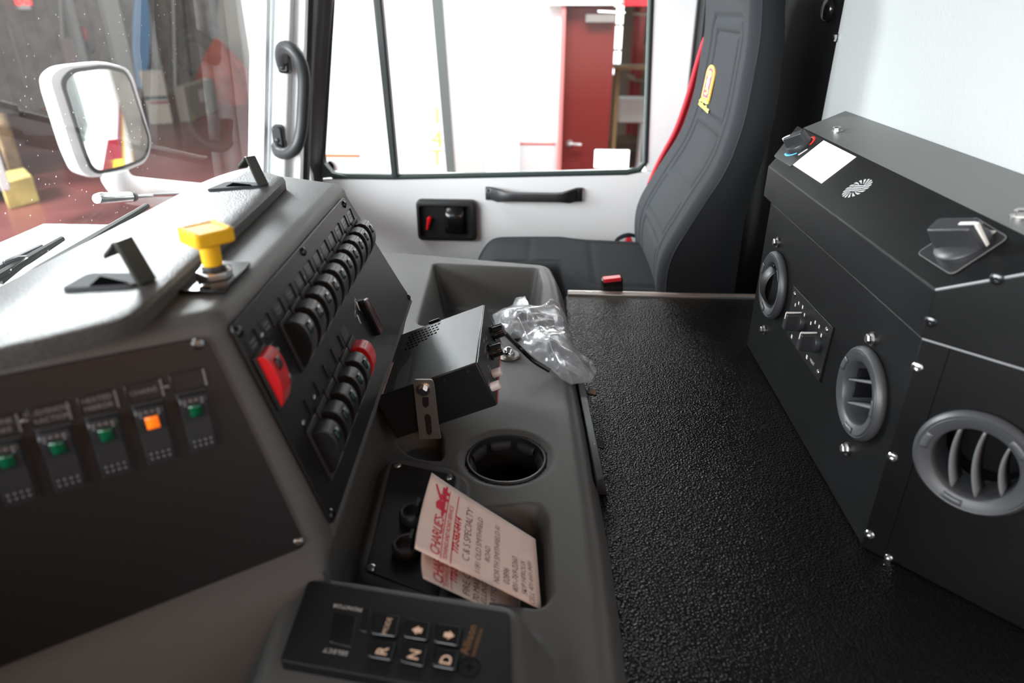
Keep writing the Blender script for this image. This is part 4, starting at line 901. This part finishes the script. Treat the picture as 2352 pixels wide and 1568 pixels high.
def groove(t, z):
    """seam grooves on the face: t 0 near .. 1 far"""
    d = 1e9; L = []
    def seg(a, b): L.append((a, b))
    for z0, z1, a, b in ((.285, .435, .27, .73), (.165, .262, .25, .75), (.075, .145, .24, .76), (-.03, .055, .26, .74)):
        seg((a, z0), (b, z0)); seg((a, z1), (b, z1)); seg((a, z0), (a, z1)); seg((b, z0), (b, z1))
    seg((.18, -.08), (.18, .44)); seg((.82, -.08), (.82, .44)); seg((.22, .462), (.78, .462)); seg((.18, .44), (.22, .462)); seg((.82, .44), (.78, .462))
    for a, b in L:
        ax, ay, bx_, by = a[0]*.42, a[1], b[0]*.42, b[1]; ex_, ey_ = bx_-ax, by-ay
        tt = max(0, min(1, ((t*.42-ax)*ex_+(z-ay)*ey_)/(ex_*ex_+ey_*ey_))); d = min(d, math.hypot(t*.42-ax-tt*ex_, z-ay-tt*ey_))
    return math.exp(-(d/.0038)**2)
G = []; GM = []
for zi, z in enumerate(zs):
    top = max(0, (z-.50)/.045); f_, r_ = front[zi]+.03*top**2, rear[zi]-.03*top**2; hw = (YF-YN)/2*(1-.10*max(0, (z-.12)/.4)-.05*top); ym = (YN+YF)/2+.006*max(0, (z-.12)/.4)
    row = []
    for j in range(NU):                                  # front face, near to far
        t = j/(NU-1); u = 2*t-1; x = f_+.0+.030*abs(u)**7*0+.012*(1-abs(u)**2.5)
        if abs(u) > .9: x += ((abs(u)-.9)/.1)**2*.018
        x += .0050*groove(t, z); row.append((x, ym+hw*u, z))
    for j in range(1, 20):                               # far side
        t = j/20; row.append((f_+.018+(r_-f_-.018)*t, ym+hw*(1+.03*math.sin(math.pi*t)), z))
    for j in range(24): t = j/23; u = 1-2*t; row.append((r_+.014*(1-u*u), ym+hw*u, z))
    for j in range(1, 20): t = j/20; row.append((r_+(f_+.018-r_)*t, ym-hw*(1+.03*math.sin(math.pi*t)), z))
    row.append(row[0]); G.append(row)
mb = MB(); G = np.array(G); mb.m = 0; mb.grid(G[:, :NU], flip=True); mb.m = 1; mb.grid(G[:, NU-1:], flip=True)
n = len(G[-1]); mb.add(list(G[-1][:-1]), [list(range(n-1))])
bk_ = mb.build('backrest', [FABS, FAB], st, smooth=60)
me = bk_.data; bm = bmesh.new(); bm.from_mesh(me); bmesh.ops.remove_doubles(bm, verts=bm.verts, dist=1e-5); bmesh.ops.recalc_face_normals(bm, faces=bm.faces); bm.to_mesh(me); bm.free(); me.shade_smooth()
# red strip on the far side of the back
zr = np.linspace(.10, .42, 30); mb = MB(); G = []
for z in zr:
    f_ = np.interp(z, zs, front); wv = .016*math.sin(math.pi*min(1, max(0, (z-.10)/.32)))**.8
    G.append([(f_+.012-wv*1.0+.03*t, 1.632+.012*math.sin(math.pi*t), z) for t in np.linspace(0, 1, 6)])
mb.grid(G); mb.build('red_side_panel', REDF, st, solid=.008, label='red fabric side strip')
# piping along the near edge
hwz = lambda z: (YF-YN)/2*(1-.10*max(0, (z-.12)/.4)); ymz = lambda z: (YN+YF)/2+.006*max(0, (z-.12)/.4)
MB().tube([(np.interp(z, zs, front)+.019, ymz(z)-hwz(z)*1.0+.001, z) for z in np.linspace(-.02, .49, 60)], .0022, 6).build('piping', FABS, st, smooth=60)
# cushion
xs_ = np.linspace(-.17, .245, 60); G = []
for x in xs_:
    row = []
    for u in np.linspace(-1, 1, 50):
        t = (x+.17)/.415; ed = 1-abs(u)**6; fe_ = 1-(1-min(1, t/.16))**3
        z = -.085+(.062*fe_+.006*math.sin(math.pi*t))*max(.0, ed)**.5+.012*abs(u)**3*ed
        for gx in (.10, -.04): z -= .005*math.exp(-((x-gx)/.004)**2)*(abs(u) < .62)
        z -= .005*math.exp(-((abs(u)-.62)*.21/.004)**2)
        yn = 1.200+.165*min(1, max(0, (.10-x)/.07))**1.2; row.append((x, yn+(1.630-yn)*(u+1)/2, z))
    G.append(row)
mb = MB(); G = np.array(G); mb.grid(G, flip=False); nb = G.copy(); nb[:, :, 2] = -.17
for E_ in (0, -1): mb.grid(np.stack([G[E_], nb[E_]]), flip=E_ == 0); mb.grid(np.stack([G[:, E_], nb[:, E_]]), flip=E_ != 0)
mb.grid(nb, flip=True)
mb.build('cushion', FAB, st, smooth=60)
mb = MB(); mb.box(WF, -.10, .30, 1.26, 1.57, -.24, -.165); mb.box(WF, -.02, .22, 1.30, 1.53, -.70, -.235); mb.build('pedestal', BLKM, st, bev=.01)
# emblem: an arched badge with lettering, sewn on the face near the top
ctr = hx(1630, 190, .3); 
def seat_hit(x, y):
    d = ray(x, y)
    for s in np.linspace(.9, 1.9, 4000):
        p = C0+d*s; u = (p[1]-ymz(p[2]))/hwz(p[2])
        if abs(u) < 1 and p[0] >= np.interp(p[2], zs, front)+.012*(1-abs(u)**2.5)-.0: return p
    return p
pa = seat_hit(1630, 190); pb = seat_hit(1618, 225); pc = seat_hit(1645, 150)
Fe = Fr(pa, (0, -1, 0), pc-pb); Fe.x = Fe.x*1.5; Fe.y = Fe.y*.84
hit = lambda x, y: Fe.px(x, y)
em = MB().prism(Fe, [(-.024, -.038), (.024, -.038), (.024, .020)]+[(.024*math.cos(a), .020+.020*math.sin(a)) for a in np.linspace(0, math.pi, 14)][1:], .0002, .0030).build('emblem', mat('emblem_gold', (.85, .42, .06), .6), st)
mb = MB(); mb.prism(Fe, [(-.0165, -.034), (.0165, -.034), (.0165, .019)]+[(.0165*math.cos(a), .019+.014*math.sin(a)) for a in np.linspace(0, math.pi, 12)][1:], .0030, .0034); mb.build('emblem_field', mat('emblem_red', (.55, .02, .10), .6), em)
mb = MB(); f = Fr(Fe.p(0, 0, .0034), Fe.x, Fe.y); f.x = f.x*1.5; f.y = f.y*.84
mb.prism(f, [(.012*math.cos(a), .019+.008*math.sin(a)) for a in np.linspace(0, 2*math.pi, 16, endpoint=False)], 0, .0003)
mb.build('emblem_sun', mat('emblem_yellow', (.90, .62, .12), .6), em); mb = MB()
mb.prism(f, [(.011*math.cos(a), -.020+.009*math.sin(a)) for a in np.linspace(-2.4, 2.6, 14)]+[(.005*math.cos(a), -.020+.004*math.sin(a)) for a in np.linspace(2.6, -2.4, 10)], 0, .0003)
mb.build('emblem_ring', mat('emblem_yellow', (.90, .62, .12), .6), em)
mb = MB(); mb.prism(f, [(-.005, -.010), (.004, -.012), (.008, .0), (.005, .010), (-.003, .013), (-.008, .003)], .0, .0004); mb.build('emblem_white', LEG, em)
mb = MB(); mb.prism(Fe, rrect(-.025, .022, -.046, -.0395, .003), .0002, .0032); text_mb(mb, 'TechnoSeat', (lambda x, y: Fe.p(x, y-.055-.07*x, .0028)), .0165, 'CENTER', shear=.3, space=.9, bold=.0006); mb.build('emblem_lettering', mat('thread_yellow', (.80, .72, .10), .6), em)

# seat belt buckles
def buckle(p, lab, tilt):
    t = thing('seat_belt_buckle', lab, 'buckle', (p[0], p[1], p[2]-.10), 'seat belt buckles'); f = Fr(p, (1, .1, tilt), (-tilt, 0, 1))
    mb = MB(); mb.box(f, -.0195, .0195, -.075, .0, -.009, .009); mb.build('housing', BLKG, t, bev=.003)
    mb = MB(); mb.box(f, -.0165, .0165, -.006, .0015, -.0065, .0100); mb.build('release_button', mat('button_red', (.75, .03, .04), .35), t, bev=.0012)
buckle(hy(1405, 637, 1.205), 'red-topped seat belt buckle standing at the near edge of the seat cushion', .10)
p = hy(1440, 570, 1.655); t = thing('seat_belt_buckle', 'seat belt end with red tab on black webbing at the far seat edge', 'buckle', p-(0, 0, .05), 'seat belt buckles')
mb = MB(); f = Fr(p, (1, 0, .3), (-.3, 0, 1)); mb.prism(f, [(-.022, -.028), (.020, -.03), (.016, .03), (.004, .03)], -.006, .006); mb.build('release_button', mat('button_red', (.75, .03, .04), .35), t, bev=.002)
mb = MB(); W_ = spline([hy(1412, 605, 1.66), hy(1408, 580, 1.66), hy(1416, 553, 1.66), hy(1442, 540, 1.66), hy(1470, 545, 1.67)], 6); mb.grid([[q+(0, -.012, 0) for q in W_], [q+(0, .016, 0) for q in W_]]); mb.build('webbing', FAB, t, solid=.002, smooth=60)

# ================================================================ outside: mirror, wiper, marker rod
ph = lambda x, y: hx(x, y, -1.22)
mc = ph(238, 275); view = nrm(mc-C0); want = nrm(np.array([1, -.035, -.06])); mn = nrm(want-view); 
Fm = Fr(mc, np.cross((0, 0, 1), mn), np.array([0, 0, 1.])-mn*mn[2])
sm_ = thing('side_mirror', 'white-backed rounded passenger side mirror outside the windshield', 'mirror', (mc[0], mc[1], mc[2]-.28))
outl = [Fm.px(*q) for q in [(113, 178), (142, 152), (240, 143), (292, 156), (306, 178), (349, 325), (338, 372), (280, 396), (215, 408), (186, 396), (168, 355)]]
mb = MB(); R0 = rpoly(outl, .03, 4); cx_ = np.mean(R0, 0)
vsr = [[Fm.p(*(cx_+(np.array(q)-cx_)*s), w) for q in R0] for s, w in ((1, 0), (1.02, -.02), (1.0, -.06), (.85, -.10), (.4, -.12))]
for r in vsr: r.append(r[0])
mb.grid(vsr, flip=True); mb.add(vsr[0][:-1], [list(range(len(R0)))]); mb.add(vsr[-1][:-1], [list(range(len(R0)))[::-1]]); mb.build('housing', WHITE, sm_, smooth=50)
inl = [Fm.px(*q) for q in [(137, 185), (160, 158), (240, 148), (285, 160), (298, 182), (344, 325), (334, 366), (280, 388), (222, 400), (206, 388), (190, 350)]]
R1 = rpoly(inl, .03, 4); mb = MB(); mb.prism(Fm, R1, .0, .006); gk = mb.build('gasket', BLKM, sm_)
c1 = np.mean(R1, 0); mb = MB(); mb.prism(Fm, [c1+(np.array(q)-c1)*.93 for q in R1], .006, .008); mb.build('mirror_glass', mat('mirror_silver', (.86, .88, .87), .01, metal=1), sm_, smooth=0)
mb = MB(); A0 = ph(262, 400); mb.tube(spline([ph(262, 392), ph(268, 410), ph(292, 432), ph(335, 448)+(0, .03, 0), ph(400, 470)+(.2, .2, -.04)], 5), list(np.linspace(.036, .045, 21)), 14); mb.build('arm', WHITE, sm_, smooth=60)
wr = thing('marker_rod', 'chrome-tipped rod outside the windshield below the side mirror', 'rod', hx(270, 458, -.80))
q = [hx(222, 456, -.80), hx(296, 452, -.80), hx(302, 452, -.80), hx(308, 452, -.80), hx(355, 448, -.79), hx(420, 446, -.70)]
mb = MB(); mb.tube([q[0], q[0]*.9+q[1]*.1, q[1]], [.008, .0105, .0105], 14); mb.build('chrome_tip', CHR, wr, smooth=50)
mb = MB(); mb.tube([q[1], q[2]], .006, 12); mb.tube([q[2], q[3]], .009, 12); mb.build('collar', BLK, wr)
mb = MB(); mb.tube(q[3:], .0035, 8); mb.build('rod', CHR, wr)
wi = thing('wiper', 'black windshield wiper lying outside the glass at the left', 'wiper', hx(30, 610, -.68))
mb = MB(); mb.tube([hx(-60, 668, -.66), hx(60, 598, -.66), hx(143, 548, -.66)], [.006, .006, .004], 8); mb.build('blade', BLKM, wi)
mb = MB(); mb.tube([hx(-60, 645, -.672), hx(30, 596, -.672), hx(95, 566, -.668)], .004, 8); mb.tube([hx(10, 605, -.67), hx(40, 594, -.662), hx(70, 592, -.66)], .004, 8); mb.build('arm', mat('arm_grey', (.10, .12, .125), .4), wi)
mb = MB(); mb.prism(Fr(hx(25, 628, -.66), (0, 1, 0), (.2, 0, 1)), [(-.02, -.006), (.025, .004), (.028, .012), (-.02, .006)], -.004, .004); mb.build('clip', BLK, wi)
# ================================================================ the workshop outside
FLO = mat('red_floor_paint', (.12, .035, .032), .3, var=.35, vscale=.8, spec=.5)
mb = MB(); mb.box(WF, -14, 8, -6, 22, -1.65, -1.60); struct(mb.build('floor', FLO))
BW = mat('brown_panelling', (.22, .19, .165), .6, var=.25, vscale=3)
# front wall of the workshop, running obliquely behind the mirror
fa = hz(330, 225, -1.6); fb = hz(640, 190, -1.6); fd = nrm(fb-fa); fa = fa-fd*7.5
Fw = Fr(fa, fd, (0, 0, 1)); Fw_n = Fw.z
mb = MB(); mb.box(Fw, -1, 15, 0, 4.2, -.15, 0)
if Fw_n@(C0-fa) < 0: Fw = Fr(fa+fd*14, -fd, (0, 0, 1)); mb = MB(); mb.box(Fw, 0, 15, 0, 4.2, -.15, 0)
for k in range(46): mb.box(Fw, .3*k, .3*k+.02, 0, 4.2, 0, .03)
struct(mb.build('wall_workshop_front', BW))
def onw(x, y, w=0): return Fw.px(x, y, w)
def wbox(name, m, x0, y0, x1, y1, w0, w1, lab, cat, bev=.01, tilt=None, grp=None):
    a = onw(x0, y0, w1); b = onw(x1, y1, w1); mb = MB(); mb.box(Fw, min(a[0], b[0]), max(a[0], b[0]), max(0, min(a[1], b[1])), max(a[1], b[1]), w0, w1)
    return tag(mb.build(name, m, bev=bev), lab, cat, grp)
GCOL = mat('grey_column', (.36, .36, .35), .6); 
o = wbox('door_2', mat('door_grey', (.40, .41, .41), .5), 20, 52, 62, 200, .02, .10, 'pale grey door under the exit sign in the workshop', 'door'); struct(o)
wbox('wall_column', GCOL, 152, -60, 190, 150, .03, .25, 'pale grey column left of the wide brown wall bay', 'column')
wbox('wall_column', mat('column_light', (.42, .42, .40), .6), 328, -60, 362, 180, .03, .25, 'pale grey column right of the blue board', 'column')
wbox('wall_column', mat('column_white', (.48, .48, .45), .6), 258, -60, 284, 205, .03, .25, 'whitish post just left of the blue board', 'column')
wbox('supply_cabinet', mat('cabinet_pale', (.42, .44, .44), .5), 48, 278, 108, 372, .2, .8, 'pale grey cabinet standing left of the side mirror', 'cabinet')
wbox('cardboard_sign', mat('sign_mauve', (.36, .26, .27), .7), 138, 88, 192, 150, .05, .10, 'mauve poster on the grey column above the mirror', 'poster')
wbox('fire_extinguisher', mat('extinguisher_red', (.38, .03, .04), .4), 191, 62, 209, 94, .05, .3, 'dark red extinguisher hung right of the grey column', 'fire extinguisher', bev=.05)
wbox('work_coat', mat('coat_black', (.05, .06, .06), .8), 202, 95, 226, 124, .05, .25, 'dark coat hanging under the red extinguisher', 'coat', bev=.08)
wbox('alarm_box', mat('alarm_red', (.35, .03, .03), .5), 98, 250, 119, 273, .05, .2, 'small red alarm box low on the wall left of the mirror', 'box')
ex_ = thing('exit_sign', 'white exit sign with red letters at the upper left of the windshield', 'sign', Fw.p(*onw(55, 10), .2))
a, b = onw(36, -22, .2), onw(72, 22, .2); mb = MB(); mb.box(Fw, a[0], b[0], b[1], a[1], .05, .2); mb.build('housing', STICK, ex_)
mb = MB(); text_mb(mb, 'EXIT', fplace(Fw, (a[0]+b[0])/2, (a[1]*.45+b[1]*.55), 0, .21), (a[1]-b[1])*.62, 'CENTER', bold=.01, space=.8); mb.build('lettering', mat('exit_red', (1, .05, .04), .5, emit=1.2), ex_)
mb = MB(); P = [onw(*q) for q in ((292, -30), (316, -30), (324, 60), (322, 140), (308, 205), (298, 200), (285, 120), (286, 40))]; mb.prism(Fw, rpoly(P, .15), .30, .38)
tag(mb.build('surf_board', mat('board_blue', (.22, .42, .70), .35), bev=.02), 'tall light blue board standing against the workshop wall', 'board')
def fbox(name, m, quad, h, lab, cat, z0=-1.6, bev=.01, grp=None, tape=None):
    P = [hz(*q, z0) for q in quad]; mb = MB(); mb.prism(WF, P, z0, z0+h); return tag(mb.build(name, m, bev=bev), lab, cat, grp)
CARD = mat('cardboard_pale', (.46, .42, .36), .8); CARDB = mat('cardboard_brown', (.25, .21, .17), .8)
def carton(name, m, x0, x1, yb0, yb1, yt, depth, lab, bands=()):
    p = hz(x0, yb0, -1.6); q = hz(x1, yb1, -1.6); e = nrm(q-p); n = np.array([-e[1], e[0], 0]); n = n if n@p > 0 else -n
    f = Fr(p, e, (0, 0, 1)); L = np.linalg.norm(q-p); h = f.px((x0+x1)/2, yt)[1]
    t = thing(name, lab, 'box', (p+q)/2); mb = MB(); sgn = -1 if f.z@n > 0 else 1
    mb.box(f, 0, L, 0, h, -depth if sgn > 0 else 0, 0 if sgn > 0 else depth); mb.build('carton', m, t, bev=.015)
    for (u0, u1, v0, v1, mm) in bands:
        mb = MB(); mb.box(f, u0*L, u1*L, v0*h, v1*h, 0, .012*sgn); mb.build('printed_band', mm, t)
carton('cardboard_box', CARD, 345, 398, 287, 284, 163, .4, 'tall pale carton with dark and red bands beside the blue board', [(.02, .98, .48, .54, mat('band_teal', (.06, .10, .11), .7)), (.2, .98, .40, .44, mat('band_red', (.30, .04, .07), .7))])
carton('cardboard_box', CARDB, 437, 503, 281, 252, 185, .2, 'wide brown carton with white label right of the pale carton', [(.42, .58, .42, .78, mat('label_white', (.55, .50, .48), .7)), (.1, .16, 0, .18, mat('tape_ochre', (.40, .26, .10), .7)), (.52, .62, 0, .16, mat('tape_ochre', (.40, .26, .10), .7))])
# red tarp heap
mb = MB(); c = hz(522, 236, -1.6); G = []
for i in range(15):
    s = i/14; G.append([c+np.array([math.cos(a)*(.75*(1-s**1.6)+.12*math.sin(5*a)*(1-s)), math.sin(a)*.5*(1-s**1.6), 1.45*s**.8]) for a in np.linspace(0, 2*math.pi, 33)])
mb.grid(G, flip=True); tag(mb.build('red_tarp', mat('tarp_red', (.40, .085, .05), .7, var=.25, vscale=3), smooth=60), 'orange-red tarp draped over something right of the brown carton', 'tarp')
# rolled hose / pale sack right of the tarp
mb = MB(); c = hz(568, 215, -1.6); mb.lathe(Fr(c, (1, 0, 0), (0, 1, 0)), [(.30, .0), (.42, .25), (.48, 1.0), (.45, 1.8), (.3, 2.3), (.05, 2.5)], 20)
tag(mb.build('pale_sack', mat('sack_tan', (.42, .37, .31), .8), smooth=60), 'tall tan sack beside the windshield pillar', 'sack')
mb = MB(); mb.tube([Fw.p(*onw(402, -40), .25), Fw.p(*onw(425, 175), .25)], .035, 8); tag(mb.build('push_broom', BLKM), 'long dark pole leaning above the brown carton', 'broom')
for (x, yt, yb, m, nm, lab) in ((128, -30, 92, GCOL, 'steel_pipe', 'thin grey pipe on the wall right of the exit sign'), (388, -40, 200, mat('pipe_white', (.5, .5, .48), .4), 'steel_pipe', 'thin whitish pipe on the wall above the cartons'), (512, -40, 115, mat('pipe_dark', (.10, .10, .10), .5), 'steel_pipe', 'dark pipe on the wall above the red tarp')):
    mb = MB(); mb.tube([Fw.p(*onw(x, yt), .15), Fw.p(*onw(x+6, yb), .15)], .035, 8); tag(mb.build(nm, m), lab, 'pipe', 'pipes on the workshop wall')
struct(bx(7.8, 7.9, -6, 20, -1.6, 2.6).build('wall_workshop_rear', BW))
# clutter at the lower left
fbox('wooden_crate', mat('crate_yellow', (.46, .36, .12), .7, var=.2, vscale=5), [(22, 482), (92, 462), (72, 440), (10, 455)], .30, 'yellow wooden crate on the red floor at the left', 'crate')
fbox('tool_chest', mat('chest_blue', (.05, .10, .18), .5), [(-60, 478), (8, 447), (0, 425), (-90, 448)], .42, 'dark blue tool chest behind the yellow crate', 'tool chest')
fbox('plastic_tub', mat('tub_white', (.55, .52, .52), .5), [(4, 440), (26, 436), (22, 425), (2, 428)], .42, 'small whitish tub on the blue tool chest', 'tub', z0=-1.18)
fbox('cloth_bundle', mat('bundle_tan', (.34, .23, .13), .85, var=.3, vscale=6), [(24, 415), (60, 405), (50, 376), (22, 384)], .75, 'brown cloth bundle behind the whitish tub', 'bundle', bev=.06)
fbox('waste_bin', mat('bin_dark', (.04, .06, .07), .6), [(-40, 400), (12, 390), (8, 372), (-40, 378)], 1.0, 'dark waste bin at the far left of the floor', 'bin')
# ---------------------------------------------------------------- seen through the passenger window
YB = 6.5
WW = mat('shop_white_wall', (.86, .86, .86), .6)
def bp(x, y): q = hy(x, y, YB); return (q[0], q[2])
FB = FXZ
def bbox_(x0, x1, y0, y1, d0, d1): 
    a = bp(x0, y0); b = bp(x1, y1); return MB().prism(FB, [(a[0], a[1]), (b[0], a[1]), (b[0], b[1]), (a[0], b[1])], -YB-d1, -YB-d0)
dl = .075; dr = .535; dz_ = .50
mb = MB(); mb.prism(FB, [(-2.7, -1.6), (dl, -1.6), (dl, 3), (-2.7, 3)], -YB-.15, -YB); mb.prism(FB, [(dl, dz_), (4, dz_), (4, 3), (dl, 3)], -YB-.15, -YB); mb.prism(FB, [(1.05, -1.6), (4, -1.6), (4, dz_), (1.05, dz_)], -YB-.15, -YB)
struct(mb.build('wall_workshop_side', WW))
mb = MB(); mb.box(WF, -.36, -.28, YB-.10, YB, -1.6, 3); struct(mb.build('trim_7', WW))
mb = MB(); mb.box(WF, -.28, dl-.02, YB-.012, YB, -.67, -.655); struct(mb.build('trim_8', mat('line_red', (.5, .05, .05), .6)))
mb = MB(); mb.box(WF, -.28, dl-.02, YB-.008, YB, -1.6, -.67); struct(mb.build('baseboard_side', mat('wainscot', (.70, .70, .71), .6)))
RDOOR = mat('door_red', (.15, .02, .018), .22, spec=.6)
rd = thing('door_1', 'dark red glossy workshop door standing open with a lever handle', 'door', (.3, YB, -1.6)); rd['kind'] = 'structure'
mb = MB(); mb.box(WF, dl+.03, dr+.01, YB+.02, YB+.07, -1.59, dz_-.02); mb.build('door_leaf', RDOOR, rd, bev=.005)
mb = MB(); q = hy(1308, 331, YB-.03); f = Fr((q[0], YB+.02, q[2]), (1, 0, 0), (0, 0, 1)); mb.cyl(f, 0, 0, .033, 0, .012, 20); mb.tube([f.p(0, 0, .01), f.p(0, 0, .05), f.p(.02, 0, .055), f.p(.11, -.005, .05)], .011, 8); mb.build('lever_handle', CHR, rd)
mb = MB(); q = hy(1400, 42, YB-.05); mb.box(WF, q[0]-.20, q[0]+.05, YB-.04, YB+.02, q[2]-.03, q[2]+.03); mb.tube([(q[0]-.1, YB-.06, q[2]+.05), (q[0]+.12, YB-.1, q[2]+.04)], .010, 6); mb.build('door_closer', ZINC, rd)
mb = MB(); mb.box(WF, dl, dl+.035, YB-.06, YB+.08, -1.6, dz_); struct(mb.build('door_frame_side', mat('frame_pink', (.62, .22, .22), .4)))
mb = MB(); mb.box(WF, .60, 1.4, YB-.03, YB+.02, .485, .70); struct(mb.build('door_header', mat('header_red', (.55, .02, .03), .5)))
mb = MB(); mb.box(WF, -.05, .56, YB-.08, YB-.02, .49, .75); struct(mb.build('trim_9', WW))
# storeroom behind the open doorway
mb = MB(); mb.box(WF, -.5, 3.2, 9.6, 9.7, -1.6, 2.5); struct(mb.build('wall_storeroom', mat('store_wall', (.16, .12, .09), .7)))
rk = thing('storage_rack', 'open red steel storage rack loaded with cartons in the storeroom beyond the red door', 'rack', (1.3, 8.6, -1.6))
RS = mat('rack_red', (.30, .03, .03), .45)
for x in (.98, 1.42):
    for y in (8.3, 8.9): mb = MB(); mb.box(WF, x-.03, x+.03, y-.03, y+.03, -1.6, 1.2); mb.build('upright', RS, rk)
for z in (-.95, -.25, .42): mb = MB(); mb.box(WF, .92, 1.9, 8.25, 8.95, z-.03, z); mb.build('shelf', mat('shelf_tan', (.26, .20, .14), .7), rk)
cols = [(.20, .12, .07), (.34, .24, .15), (.26, .16, .09), (.40, .30, .20), (.18, .11, .08), (.75, .74, .72)]
i = 0
labs = ['dark brown carton at the left end of the rack top shelf', 'tan carton at the right end of the rack top shelf', 'brown carton at the left end of the rack middle shelf', 'light tan carton at the right end of the rack middle shelf', 'dark carton at the left end of the rack bottom shelf', 'white carton at the right end of the rack bottom shelf']
for z in (.42, -.25, -.95):
    for x in (1.0, 1.28):
        h = .26+.1*((i*7) % 3)/2; mb = MB(); mb.box(WF, x+.02, x+.25, 8.36, 8.75, z+.002, z+h); tag(mb.build('storage_carton', mat('carton_%s' % 'abcdef'[i], cols[i], .8), bev=.01), labs[i], 'box', 'cartons on the red rack'); i += 1
mb = MB(); mb.lathe(Fr((.86, 8.0, -1.6), (1, 0, 0), (0, 1, 0)), [(.20, 0), (.20, .60), (.22, .62), (.20, .72), (.05, .78)], 24); tag(mb.build('fibre_drum', mat('drum_brown', (.13, .075, .05), .6)), 'brown drum standing just past the red door', 'drum')
mb = MB(); mb.box(WF, .70, .98, 7.38, 7.6, -.60, -.36); mb.box(WF, .94, .97, 7.38, 7.6, -1.6, -.6); tag(mb.build('sheet_cabinet', mat('paper_white', (.9, .9, .9), .6), bev=.02), 'white appliance beside the doorway behind the red door', 'appliance')
mb = MB(); mb.box(WF, .60, .92, 7.0, 7.35, -.06, -.03); mb.box(WF, .62, .66, 7.05, 7.3, -1.6, -.06); tag(mb.build('work_table', mat('table_tan', (.30, .19, .09), .6), bev=.004), 'narrow tan table edge seen past the red door', 'table')
for x, z, s in ((.84, .60, .07), (1.18, .42, .12)):
    pass
wl = thing('window_2', 'bright narrow glass strip between the red door and the storeroom', 'window', (.66, 8.0, -.4)); wl['kind'] = 'structure'
mb = MB(); mb.box(WF, .66, .76, 8.2, 8.24, -.20, .70); mb.build('lit_pane', mat('lit_pane', (.92, .94, 1), .5, emit=2.2), wl)
mb = MB(); mb.box(WF, .705, .715, 8.18, 8.2, -.2, .7); 
for z in (.05, .30, .5): mb.box(WF, .66, .76, 8.18, 8.2, z-.01, z+.01)
mb.build('glazing_bar', mat('bar_tan', (.30, .23, .16), .6), wl)
pl_t = thing('shop_lamp', 'bright hanging shop lamp in the storeroom above the rack', 'lamp', (1.16, 7.9, .3)); mb = MB(); mb.box(WF, 1.07, 1.27, 7.9, 7.96, .22, .48); mb.build('lit_shade', mat('lamp_glow', (1, .98, .92), .5, emit=3.0), pl_t)
mb = MB(); mb.tube([(1.17, 7.93, .48), (1.17, 7.93, 2.4)], .01, 6); mb.build('cord', BLK, pl_t)
# white truck body parked beside, with its grey corner post and pale yellow numerals
wt = thing('parked_truck', 'white truck body parked alongside, pale yellow numerals by its grey corner edge', 'truck', (-1.1, 4.2, -1.6))
xc0 = hy(1018, 0, 3.6)[0]; xc1 = hy(1046, 400, 3.6)[0]
mb = MB(); a = hy(1016, 0, 3.6); b = hy(1048, 400, 3.6); t_ = 2.2
pt = b+(a-b)*(1.9); 
mb.prism(FB, [(-1.42, -1.15), (b[0]-.0, -1.15), (b[0], b[2]), (pt[0], pt[2]), (-1.42, pt[2])], -5.4, -3.6); mb.build('body', WW, wt, bev=.02)
mb = MB(); mb.prism(FB, [(b[0]-.035, b[2]-.3), (b[0]+.006, b[2]-.3), (pt[0]+.006, pt[2]), (pt[0]-.05, pt[2])], -3.62, -3.585); mb.build('corner_trim', mat('trim_grey', (.09, .10, .10), .6), wt)
mb = MB()
for s, y in (('1', 268), ('4', 322), ('T', 365)): q = hy(1003, y, 3.59); text_mb(mb, s, fplace(Fr((q[0], 3.594, q[2]), (1, 0, 0), (0, 0, 1)), 0, 0, 0, 0), .12, 'CENTER')
mb.build('numerals', mat('numeral_yellow', (.66, .48, .11), .6), wt)
q = hy(748, 358, 3.58); q2 = hy(823, 358, 3.58); mb = MB(); mb.box(WF, q[0]-.12, q2[0], 3.585, 3.6, q[2]-.006, q[2]+.006); mb.build('orange_stripe', mat('stripe_orange', (.55, .10, .01), .5), wt)
q = hy(757, 382, 3.58); mb = MB(); mb.prism(FB, [(q[0]-.02, q[2]-.03), (q[0]+.02, q[2]-.03), (q[0]+.02, q[2]+.01), (q[0], q[2]+.03), (q[0]-.02, q[2]+.01)], -3.6, -3.56); mb.build('marker_light', WELL, wt, bev=.005)
q = hy(840, 340, 3.59); mb = MB(); mb.box(WF, q[0]-.004, q[0]+.004, 3.594, 3.6, -1.1, q[2]); mb.build('panel_seam', mat('seam_grey', (.5, .5, .5), .6), wt)
mb = MB(); mb.box(WF, -1.38, -.8, 3.7, 5.3, -1.6, -1.15); mb.build('chassis', BLKM, wt)
